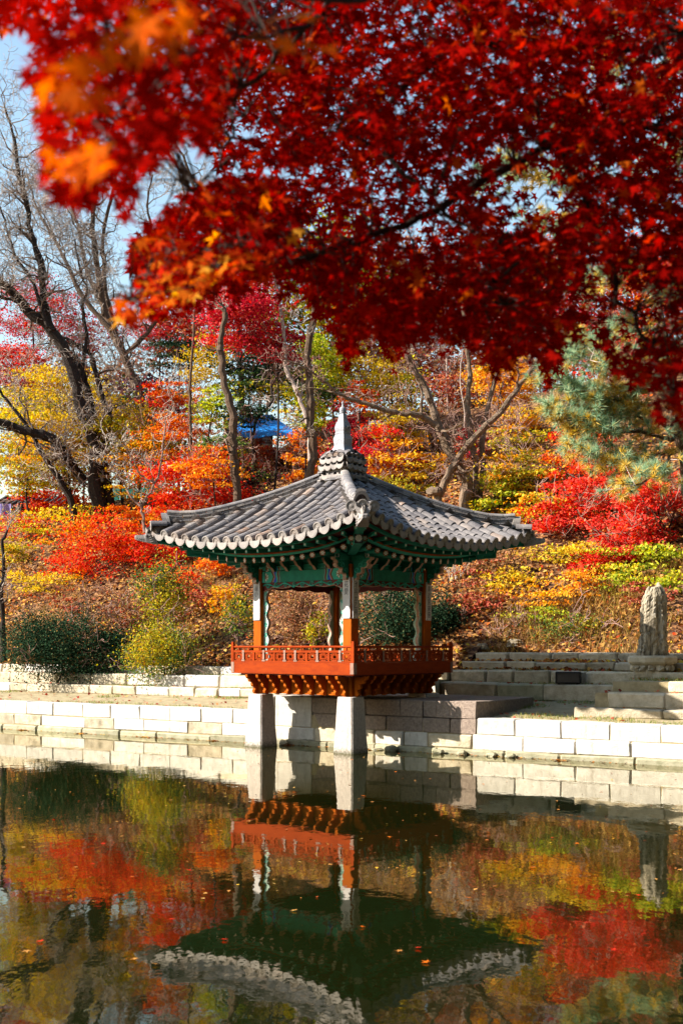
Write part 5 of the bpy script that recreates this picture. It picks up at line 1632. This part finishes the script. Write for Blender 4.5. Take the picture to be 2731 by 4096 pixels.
def garden_wall(label, px0, px1, ptop, Y0, Y1, H_=1.7):
    a, b = P(px0, ptop, Y0), P(px1, ptop, Y1)
    v = Vector((b.x-a.x, b.y-a.y, 0)); L_ = v.length
    e = empty('garden_wall', (a.x, a.y, a.z-H_), math.atan2(v.y, v.x)); tag(e, label, 'wall', 'tile capped garden walls on the slope')
    mb = MB(); mb.box((L_/2, 0, H_/2-1), (L_, .35, H_+2-.3)); mb.build('brick_body', M['brick'], e)
    mb = MB(); mb.prism([(-.32,H_-.16),(.32,H_-.16),(.05,H_+.04),(-.05,H_+.04)], lambda a_, b_, t: (t, a_, b_), 0, L_); cp = mb.build('cap', M['tile_ridge'], e)
    n = int(L_/.28)
    t = MB(); t.tube([(0,-.34,H_-.13),(0,-.04,H_+.05)], .06, 7); tm_ = t.mesh('cap_tile', M['tile'])
    for i in range(n):
        o = link('cap_tile', tm_, cp); o.location = ((i+.5)*L_/n, 0, 0)
garden_wall('grey brick garden wall behind the purple shrub', 880, 1200, 1790, 48, 49)
garden_wall('grey brick garden wall right of the finial', 1480, 1720, 1655, 48, 47)
garden_wall('grey brick garden wall behind the olive tree at right', 1960, 2240, 1700, 44.5, 46)

M['blue_sheet'] = surf('blue_sheet', (.03,.30,.85), (.02,.22,.66), 3, .45, .5, 9, stain=(.01,.08,.30), stain_scale=6, stain_amt=.3)
e = empty('shed', (0,0,0)); tag(e, 'low shed with bright blue sheet roof behind the trunks left of the finial', 'shed')
mb = MB()
ra_, rb_, rc_, rd_ = P(900,1662,49), P(1085,1658,49.5), P(1215,1742,46), P(970,1748,46)
def bl(a, b):
    p = ra_.lerp(rb_, a).lerp(rd_.lerp(rc_, a), b); p.z += .05*math.sin(a*9)*math.sin(b*5)-.06*math.sin(b*3.14); return p
mb.grid(bl, 16, 8); mb.grid(lambda a, b: bl(1-a, b)-Vector((0,0,.03)), 16, 8)
mb.build('blue_roof', M['blue_sheet'], e)
for p in (ra_, rb_, rc_, rd_):
    mb = MB(); mb.tube([Vector((p.x,p.y,min(p.z-.5, ground(p.x,p.y)-.3))), p], .07, 6); mb.build('post', M['bark_brown'], e)
mb = MB(); q0, q1 = ra_.copy(), rb_.copy()
mb.quad((q0.x,q0.y,q0.z-1.9),(q1.x,q1.y,q1.z-1.9),(q1.x,q1.y,q1.z-.1),(q0.x,q0.y,q0.z-.1)); mb.build('back_wall', M['brick'], e)

# buildings past the crest at left
M['old_roof'] = surf('old_roof', (.09,.08,.085), (.04,.036,.04), 8, .9, .6, 20)
M['teal_panel'] = surf('teal_panel', (.06,.36,.30), (.04,.26,.22), 5, .5, .1)
M['banner'] = surf('banner', (.42,.36,.62), (.12,.09,.42), 4, .7, .1)
pz = P(180, 2050, YT+6); gz = ground(pz.x, pz.y)
e = empty('house', (pz.x, pz.y, 0), rad(-8)); tag(e, 'low old house with dark tiled roof beyond the crest at left', 'house')
zr = P(180, 1985, YT+6).z; ze = P(180, 2035, YT+6).z
mb = MB(); mb.prism([(-1.6,ze),(0,zr),(1.6,ze),(1.6,ze-.08),(0,zr-.1),(-1.6,ze-.08)], lambda a, b, t: (t, a, b), -1.9, 1.5, 0)
ro2 = mb.build('roof', M['old_roof'], e)
for i in range(12):
    t = MB(); t.tube([(-1.8+i*.29,-1.62,ze+.03),(-1.8+i*.29,-.02,zr+.05)], .06, 6); t.build('tile_row', M['old_roof'], ro2)
mb = MB(); mb.box((-.2,0,(gz+ze)/2-.5), (3.0,2.4,ze-gz+.9)); mb.build('wall', M['granite_warm'], e)
mb = MB(); mb.box((-.2,-1.22,(gz+ze)/2-.1),(.7,.05,max(.3,ze-gz))); mb.build('door', M['bark_dark'], e)
e = empty('panel_fence', (0,0,0)); tag(e, 'teal metal panel fence glimpsed behind the dark trunk', 'fence')
mb = MB()
for i, px in enumerate(range(400, 620, 27)):
    a, b = P(px, 1945, YT+5), P(px+25, 1945, YT+5)
    q = MB(); q.box(((a.x+b.x)/2, a.y, a.z-.9), (b.x-a.x, .05, 1.8)); q.build('panel', M['teal_panel'], e)
e = empty('banner', (0,0,0)); tag(e, 'purple and white banner at the left edge', 'banner')
a, b = P(-40, 2015, YT+3), P(46, 2062, YT+3)
mb = MB(); mb.grid(lambda s, t: (lerp(a.x,b.x,s), a.y+.03*math.sin(s*9), lerp(b.z,a.z,t)), 10, 3); mb.build('cloth', M['banner'], e)
for px in (-40, 46):
    t = MB(); q = P(px, 2010, YT+3.03); t.tube([(q.x,q.y,ground(q.x,q.y)-.2),(q.x,q.y,q.z)], .03, 6); t.build('pole', M['bark_brown'], e)

# ------------------------------------------------------------------ leaves on the water
def maple_shape(lobes=7, inner=.34):
    """outline of a palmate leaf, stalk at the origin, tip towards +x, size 1"""
    ang = [-150,-98,-50,0,50,98,150] if lobes == 7 else [-125,-60,0,60,125]
    ln = [.36,.68,.88,1.0,.88,.68,.36] if lobes == 7 else [.55,.88,1.0,.88,.55]
    pts = []
    for i, (a, l) in enumerate(zip(ang, ln)):
        a_ = rad(a)
        for da, f in ((-11,.58),(0,1.0),(11,.58)):
            pts.append((l*f*math.cos(a_+rad(da)), l*f*math.sin(a_+rad(da))))
        if i < len(ang)-1:
            m_ = rad((a+ang[i+1])/2); pts.append((inner*math.cos(m_), inner*math.sin(m_)))
    return pts
def maple_verts(lobes, droop, seed):
    rr = random.Random(seed)
    pts = maple_shape(lobes, .30+.06*rr.random())
    V = [(0,0,0)]
    for x, y in pts:
        r = math.hypot(x, y)
        V.append((x, y, -droop*r*r+rr.uniform(-.05,.05)*r + .08*abs(y)))
    n = len(pts)
    Fc = [(0, i+1, i+2) for i in range(n-1)]
    V += [(0,0,0),(-.02,.012,0),(-.55,.012,-.12),(-.55,-.012,-.12),(-.02,-.012,0)]
    Fc.append((n+2, n+3, n+4, n+5))
    return np.array(V, np.float32), Fc
fl_v, fl_f = maple_verts(5, .05, 3)
me = bpy.data.meshes.new('floating_leaf'); me.from_pydata([tuple(v*np.array([1,1,.35])) for v in fl_v], [], fl_f); me.materials.append(LF['litter'])
me2 = me.copy(); me2.materials.clear(); me2.materials.append(LF['orange'])
me3 = me.copy(); me3.materials.clear(); me3.materials.append(LF['red'])
rw = random.Random(8)
fl_leaves = []
for i in range(46):
    for _ in range(200):
        px, py = rw.uniform(0, 2731), 3010+900*rw.random()**1.4
        Y = HC*F/(py-HZ); q = P(px, py, Y)
        u_, d_2 = ud(q.x, q.y)
        if d_2 < -.5: break
    o = link('floating_leaf', rw.choice([me, me2, me3])); o.location = (q.x, q.y, .012); s = rw.uniform(.035,.06)
    o.scale = (s, s, s); o.rotation_euler = (rw.uniform(-.15,.15), rw.uniform(-.15,.15), rw.uniform(0, 6.28))
    cn = {me.name:'tan', me2.name:'orange', me3.name:'red'}[o.data.name]
    fl_leaves.append((cn, 'near the wall' if py < 3180 else ('halfway out' if py < 3500 else 'close to the viewer'), px, o))
ORD = 'first second third fourth fifth sixth seventh eighth ninth tenth eleventh twelfth thirteenth fourteenth fifteenth sixteenth'.split()
for key in sorted(set(l[:2] for l in fl_leaves)):
    grp = sorted([l for l in fl_leaves if l[:2] == key], key=lambda l: l[2])
    for k, l in enumerate(grp):
        tag(l[3], f'{key[0]} fallen leaf floating on the pond {key[1]}, {ORD[min(k, 15)]} such from the left' if len(grp) > 1 else f'{key[0]} fallen leaf floating on the pond {key[1]}, the only one there', 'leaf', 'leaves floating on the pond')
C_, S_ = [], []
for i in range(420):
    px, py = rw.uniform(-100, 2831), 2985+620*rw.random()**1.9
    if px < 950 and rw.random() < .3: py = rw.uniform(3030, 3330)
    Y = HC*F/(py-HZ); q = P(px, py, Y); u_, d_2 = ud(q.x, q.y)
    if d_2 > -.12: continue
    C_.append((q.x, q.y, .008)); S_.append(rw.uniform(.012,.032))
for i in range(520):
    u_ = rw.uniform(-3, 17); u_ += .5*math.sin(u_*3); q = W(u_, -.10-.22*rw.random()**2, .01); C_.append(tuple(q)); S_.append(rw.uniform(.03,.055))
C_ = np.array(C_); Nn = unit(nr.normal(size=C_.shape)*.10+np.array([0,0,1]))
tag(link('floating_debris', np_mesh('floating_debris', leaf_quads(C_, Nn, np.array(S_), .6), 4, LF['litter'])), 'tiny leaf bits floating on the pond near the wall', 'leaves', kind='stuff')

# ------------------------------------------------------------------ the maple over the camera
K = 2731/1568
def inpoly(x, y, poly):
    c = False; n = len(poly); j = n-1
    for i in range(n):
        xi, yi = poly[i]; xj, yj = poly[j]
        if (yi > y) != (yj > y) and x < (xj-xi)*(y-yi)/(yj-yi)+xi: c = not c
        j = i
    return c
MAIN = [(520,-60),(500,60),(470,180),(480,300),(500,400),(430,440),(340,520),(290,590),(310,650),(330,700),(420,690),(520,660),(600,615),(680,660),(740,720),(790,800),(860,775),(930,790),(1000,770),(1080,800),(1120,845),(1190,810),(1250,850),(1290,820),(1300,770),(1350,740),(1390,790),(1400,830),(1470,860),(1500,850),(1568,840),(1640,830),(1640,-60)]
TIP = [(250,715),(300,660),(360,620),(430,600),(520,560),(560,600),(470,670),(390,700),(330,745),(290,750)]
MID = [(300,600),(340,510),(430,430),(530,400),(640,430),(700,520),(650,600),(560,640),(450,680),(380,650)]
TOPL = [(0,-60),(0,70),(40,60),(70,110),(50,170),(90,210),(85,270),(110,330),(90,350),(110,410),(140,450),(170,470),(200,490),(215,480),(230,430),(260,460),(290,520),(310,430),(340,390),(370,340),(420,330),(470,350),(500,330),(520,250),(560,-60)]
FLAME = [(90,200),(140,150),(200,120),(260,70),(330,0),(400,-40),(470,20),(400,90),(330,110),(280,150),(250,200),(200,240),(120,250)]
FLAME2 = [(560,50),(620,10),(700,30),(760,100),(720,160),(660,180),(600,110)]
EDGE = [(1490,930),(1520,900),(1568,890),(1600,900),(1600,980),(1550,985),(1510,970)]
DRIP = [(110,330),(170,310),(240,330),(250,400),(200,430),(140,400)]
leaf_list = []      # (pos, normal, tipdir, size, mat)
rm = random.Random(99)
def fill(poly, n, y0, y1, s0, s1, mat, dens=None, pmin=None):
    xs = [p[0] for p in poly]; ys = [p[1] for p in poly]
    k = 0; tries = 0
    while k < n and tries < n*60:
        tries += 1
        x, y = rm.uniform(min(xs), max(xs)), rm.uniform(min(ys), max(ys))
        if not inpoly(x, y, poly): continue
        if dens is not None and rm.random() > dens(x, y): continue
        Y = rm.uniform(y0, y1)
        if poly is MAIN and y > 380:      # a ragged lower fringe
            y += 34*vnoise(x*.035, 3.3)+20*vnoise(x*.10, 7.7)+8+(rm.random()**6)*45
        p = P(x*K, y*K, Y)
        nn = Vector((rm.gauss(0,.5), rm.gauss(-.55,.45), rm.gauss(.65,.45))).normalized()
        td = Vector((rm.gauss(-.2,.7), rm.gauss(0,.5), rm.gauss(-.75,.4)))
        td = (td-nn*td.dot(nn)).normalized()
        leaf_list.append((p, nn, td, rm.uniform(s0, s1), mat)); k += 1
def dens_main(x, y):
    v = .55+.75*vnoise(x*.016+4, y*.018)+.35*vnoise(x*.05, y*.05)
    # thin places where the pine and the sky show through
    for cx, cy, r, a in ((1210,400,95,.93),(930,480,110,.62),(1000,560,90,.5),(760,470,60,.45),(1330,690,70,.6),(1480,690,80,.75),(1420,720,80,.6),(560,340,60,.6),(640,310,50,.4),(790,260,30,.6),(960,110,40,.5),(1230,260,60,.45),(840,620,60,.35),(1150,700,60,.5),(1040,690,50,.5)):
        dd = ((x-cx)**2+(y-cy)**2)/(r*r)
        if dd < 1.6: v -= a*math.exp(-dd*1.3)
    return max(.05, min(1, v))
fill(MAIN, 5200, 3.7, 5.0, .036, .052, 0, dens_main)
fill(MAIN, 5600, 5.0, 7.2, .042, .060, 0, dens_main)
fill(MAIN, 3400, 4.6, 7.2, .046, .062, 0, lambda x, y: max(0.1, 1-1.3*math.exp(-(((x-1210)**2+(y-400)**2)/9500))-1.0*math.exp(-(((x-1460)**2+(y-700)**2)/12000))-.8*math.exp(-(((x-930)**2+(y-500)**2)/7000))))
fill([(520,-60),(480,200),(560,240),(700,420),(620,560),(760,700),(900,560),(1000,430),(1150,300),(800,200),(820,-60)], 1500, 4.5, 7.2, .042, .060, 0)
fill([(820,-60),(800,200),(900,330),(1000,420),(1150,330),(1300,420),(1400,640),(1640,650),(1640,-60)], 3000, 4.0, 7.0, .040, .055, 0)
fill([(900,560),(1250,560),(1250,800),(1100,800),(900,770),(760,760),(700,640)], 1300, 4.0, 6.5, .036, .050, 0)
fill(MAIN, 4000, 7.2, 9.6, .055, .075, 0, lambda x, y: max(0.04, min(1, 1.05+.5*vnoise(x*.03, y*.03)-1.3*math.exp(-(((x-1210)**2+(y-400)**2)/7000))-1.1*math.exp(-(((x-1460)**2+(y-700)**2)/9000))-.9*math.exp(-(((x-930)**2+(y-500)**2)/6000))-.7*math.exp(-(((x-560)**2+(y-330)**2)/3000)))))
fill(TOPL, 420, 2.0, 2.7, .034, .046, 0)
fill(TOPL, 1700, 2.7, 4.2, .036, .048, 0, lambda x, y: .9 if not (30 < x < 95 and 60 < y < 190) else .3)
fill(MID, 1000, 3.7, 5.2, .036, .050, 0)
fill(MID, 150, 3.3, 3.7, .036, .048, 0)
fill(MID, 45, 3.1, 3.5, .036, .048, 1)
fill(TIP, 75, 3.0, 3.6, .034, .046, 1)
fill(TIP, 60, 3.2, 3.8, .034, .046, 0)
fill(FLAME, 40, 1.5, 1.8, .034, .046, 1)
fill(FLAME2, 9, 1.7, 1.9, .034, .044, 1)
fill(DRIP, 14, 1.6, 1.8, .032, .042, 1)
fill(EDGE, 60, 3.6, 4.4, .036, .048, 0)
fill([(1390,800),(1440,830),(1500,850),(1568,830),(1600,830),(1600,900),(1540,905),(1480,890),(1420,860)], 70, 3.7, 5.0, .036, .05, 0)
# unseen leaves added above and left of view to keep sun off the boughs
for i in range(5000):
    p = Vector((rm.uniform(-4.2, 3.4), rm.uniform(2.6, 7.2), rm.uniform(3.4, 6.6)))
    if HZ-(p.z-HC)*F/p.y > -140 and CX+p.x/p.y*F > -120: continue
    if p.x < -1.6: continue
    nn = Vector((rm.gauss(0,.5), rm.gauss(-.3,.5), rm.gauss(.8,.4))).normalized(); td = Vector((rm.gauss(0,1), rm.gauss(0,1), -.4)); td = (td-nn*td.dot(nn)).normalized()
    leaf_list.append((p, nn, td, rm.uniform(.05,.065), 0))
for i in range(9000):
    y_ = rm.uniform(3.7, 8.5); x_ = rm.uniform(-4.6, -.31*y_-.2)
    p = Vector((x_, y_, 2.9-.55*x_+rm.uniform(0, 3.6)))
    nn = Vector((rm.gauss(-.4,.5), rm.gauss(-.2,.5), rm.gauss(.7,.4))).normalized(); td = Vector((rm.gauss(0,1), rm.gauss(0,1), -.4)); td = (td-nn*td.dot(nn)).normalized()
    leaf_list.append((p, nn, td, rm.uniform(.065,.085), 0))
MP = empty('maple_tree', (3.6, 3.0, .6)); tag(MP, 'red maple boughs hanging close overhead across the top of the view', 'tree')
mp0 = Vector((3.6, 3.0, .6))
shapes = [maple_verts(7, .10, 1), maple_verts(7, .22, 2), maple_verts(5, .15, 3), maple_verts(7, -.05, 4)]
_pl = [(0,0,0)]
for a_, l_3 in ((-125,.5),(-92,.30),(-60,.86),(-30,.32),(0,1.0),(30,.32),(60,.86),(92,.30),(125,.5)):
    _pl.append((l_3*math.cos(rad(a_)), l_3*math.sin(rad(a_)), -.12*l_3*l_3))
plain = (np.array(_pl, np.float32), [(0, i+1, i+2) for i in range(8)])
lm = []
for mt in ('maple', 'maple_sunlit'):
    row = []
    for V, Fc in shapes:
        m_ = bpy.data.meshes.new('leaf'); m_.from_pydata([tuple(v) for v in V], [], Fc); m_.materials.append(LF[mt]); m_.update(); row.append(m_)
    lm.append(row)
def leaf_matrix(p, nn, td, s):
    by = nn.cross(td)
    return Matrix(((td.x*s,by.x*s,nn.x*s,p.x),(td.y*s,by.y*s,nn.y*s,p.y),(td.z*s,by.z*s,nn.z*s,p.z),(0,0,0,1)))
# the leaves that show largest in the photograph, one by one
inview = [i for i, l in enumerate(leaf_list) if -40 < CX+l[0].x/l[0].y*F < 2771 and HZ-(l[0].z-HC)/l[0].y*F > -40]
inview.sort(key=lambda i: -leaf_list[i][3]/leaf_list[i][0].y)
big = set(inview[:300])
acc = {0: ([], []), 1: ([], [])}
cnt = {0: 0, 1: 0}
lt_v, lt_f = {0: [], 1: []}, {0: [], 1: []}
for i, (p, nn, td, s, mt) in enumerate(leaf_list):
    si = rm.randrange(4)
    if i in big:
        link('leaf', lm[mt][si], MP, leaf_matrix(p-mp0, nn, td, s))
    else:
        V, Fc = shapes[si] if p.y < 5.0 and p.x/p.y > -.32 else plain
        Mx = np.array(leaf_matrix(p-mp0, nn, td, s))
        q = V @ Mx[:3,:3].T+Mx[:3,3]
        b = cnt[mt]; cnt[mt] += len(V)
        lt_v[mt].append(q); lt_f[mt] += [tuple(b+j for j in f) for f in Fc]
vv = np.concatenate(lt_v[0]+lt_v[1]); off = cnt[0]
ff = lt_f[0]+[tuple(j+off for j in f) for f in lt_f[1]]
me = bpy.data.meshes.new('leaf_mass'); me.from_pydata(vv.tolist(), [], ff)
for k_2 in ('maple','maple_sunlit'): me.materials.append(LF[k_2])
me.polygons.foreach_set('material_index', [0]*len(lt_f[0])+[1]*len(lt_f[1])); me.update()
tag(link('leaf_mass', me, MP), kind='stuff')
# trunk, boughs and twigs
mb = MB()
def lim(pts, r0, r1, n=7, sub=5):
    q = catmull([Vector(p)-mp0 for p in pts], sub)
    for v in q[1:-1]: v += Vector((rm.gauss(0,.012), rm.gauss(0,.012), rm.gauss(0,.012)))
    mb.tube(q, [lerp(r0, r1, i/(len(q)-1)) for i in range(len(q))], n); return q
PK = lambda x, y, Y: P(x*K, y*K, Y)
lim([(3.6,3.0,.5),(3.55,3.05,1.5),(3.3,3.3,2.6),(3.0,3.6,3.6),(2.6,3.9,4.5)], .13, .07, 9)
B = [lim([(3.3,3.3,2.6), PK(1640,330,4.6), PK(1300,330,4.6), PK(1000,480,4.5), PK(820,560,4.3), PK(640,600,3.9), PK(430,620,3.6), PK(300,690,3.4)], .022, .003),
     lim([(3.0,3.6,3.6), PK(1500,120,5.0), PK(1100,100,4.8), PK(850,280,4.5), PK(960,420,4.4), PK(1100,560,4.3), PK(1160,700,4.2)], .018, .003),
     lim([(3.0,3.6,3.6), PK(1000,-40,4.4), PK(700,60,3.6), PK(450,120,2.8), PK(280,250,2.2), PK(200,400,2.0)], .011, .0015),
     lim([PK(700,60,3.6), PK(560,200,3.6), PK(520,330,3.7), PK(440,440,3.6)], .009, .002),
     lim([PK(1300,330,4.6), PK(1350,500,4.6), PK(1420,650,4.5), PK(1500,800,4.3), PK(1545,930,4.1)], .016, .003),
     lim([PK(450,120,2.8), PK(330,60,2.0), PK(200,170,1.8)], .010, .002),
     lim([PK(1000,-40,4.4), PK(690,20,2.4), PK(660,110,1.85)], .010, .002)]
allb = [v for b in B for v in b]
ba = np.array([tuple(v) for v in allb])
for i in range(0, len(leaf_list), 9):       # a stalk from the nearest bough to some of the leaves
    if leaf_list[i][0].y < 2.8: continue
    p = np.array(leaf_list[i][0]-mp0)
    dd = np.linalg.norm(ba-p, axis=1); j = int(np.argmin(dd))
    if dd[j] > .32 or dd[j] < .05: continue
    a_, b_ = Vector(ba[j]), Vector(p)
    m_ = (a_+b_)/2+Vector((rm.gauss(0,.05), rm.gauss(0,.05), .06+rm.gauss(0,.04)))
    mb.tube([a_, a_.lerp(m_, .6)+Vector((0,0,.01)), m_, b_], [.0045,.0036,.003,.0015], 3, cap=False)
mb.build('boughs', M['bark_dark'], MP)

# ------------------------------------------------------------------ unseen wood added behind and right of the viewer to cut sky light
wc, wr = [], []
for i in range(30):
    a = rad(-125+i*6.0)           # from behind round to the right
    R_ = rm.uniform(16, 22)
    wc.append((R_*math.cos(a), 8+R_*math.sin(a), rm.uniform(12, 15))); wr.append((rm.uniform(4,5), rm.uniform(4,5), rm.uniform(14,16)))
pts = np.concatenate([clump_points(c_, r_2, 1500, 34, .9, .30) for c_, r_2 in zip(wc, wr)])
pts = pts[pts[:,2] > .6]
px_ = CX+pts[:,0]/np.maximum(pts[:,1],.1)*F
pts = pts[(pts[:,1] < 2) | (px_ > 3300)]
o = link('added_shade_wood', np_mesh('added_shade_wood', leaf_quads(pts, unit(nr.normal(size=pts.shape)), .45+.4*nr.rand(len(pts)), .8), 4, LF['evergreen']))
tag(o, 'unseen mass of dark trees added on the near side to block sky light', 'wood', kind='stuff')
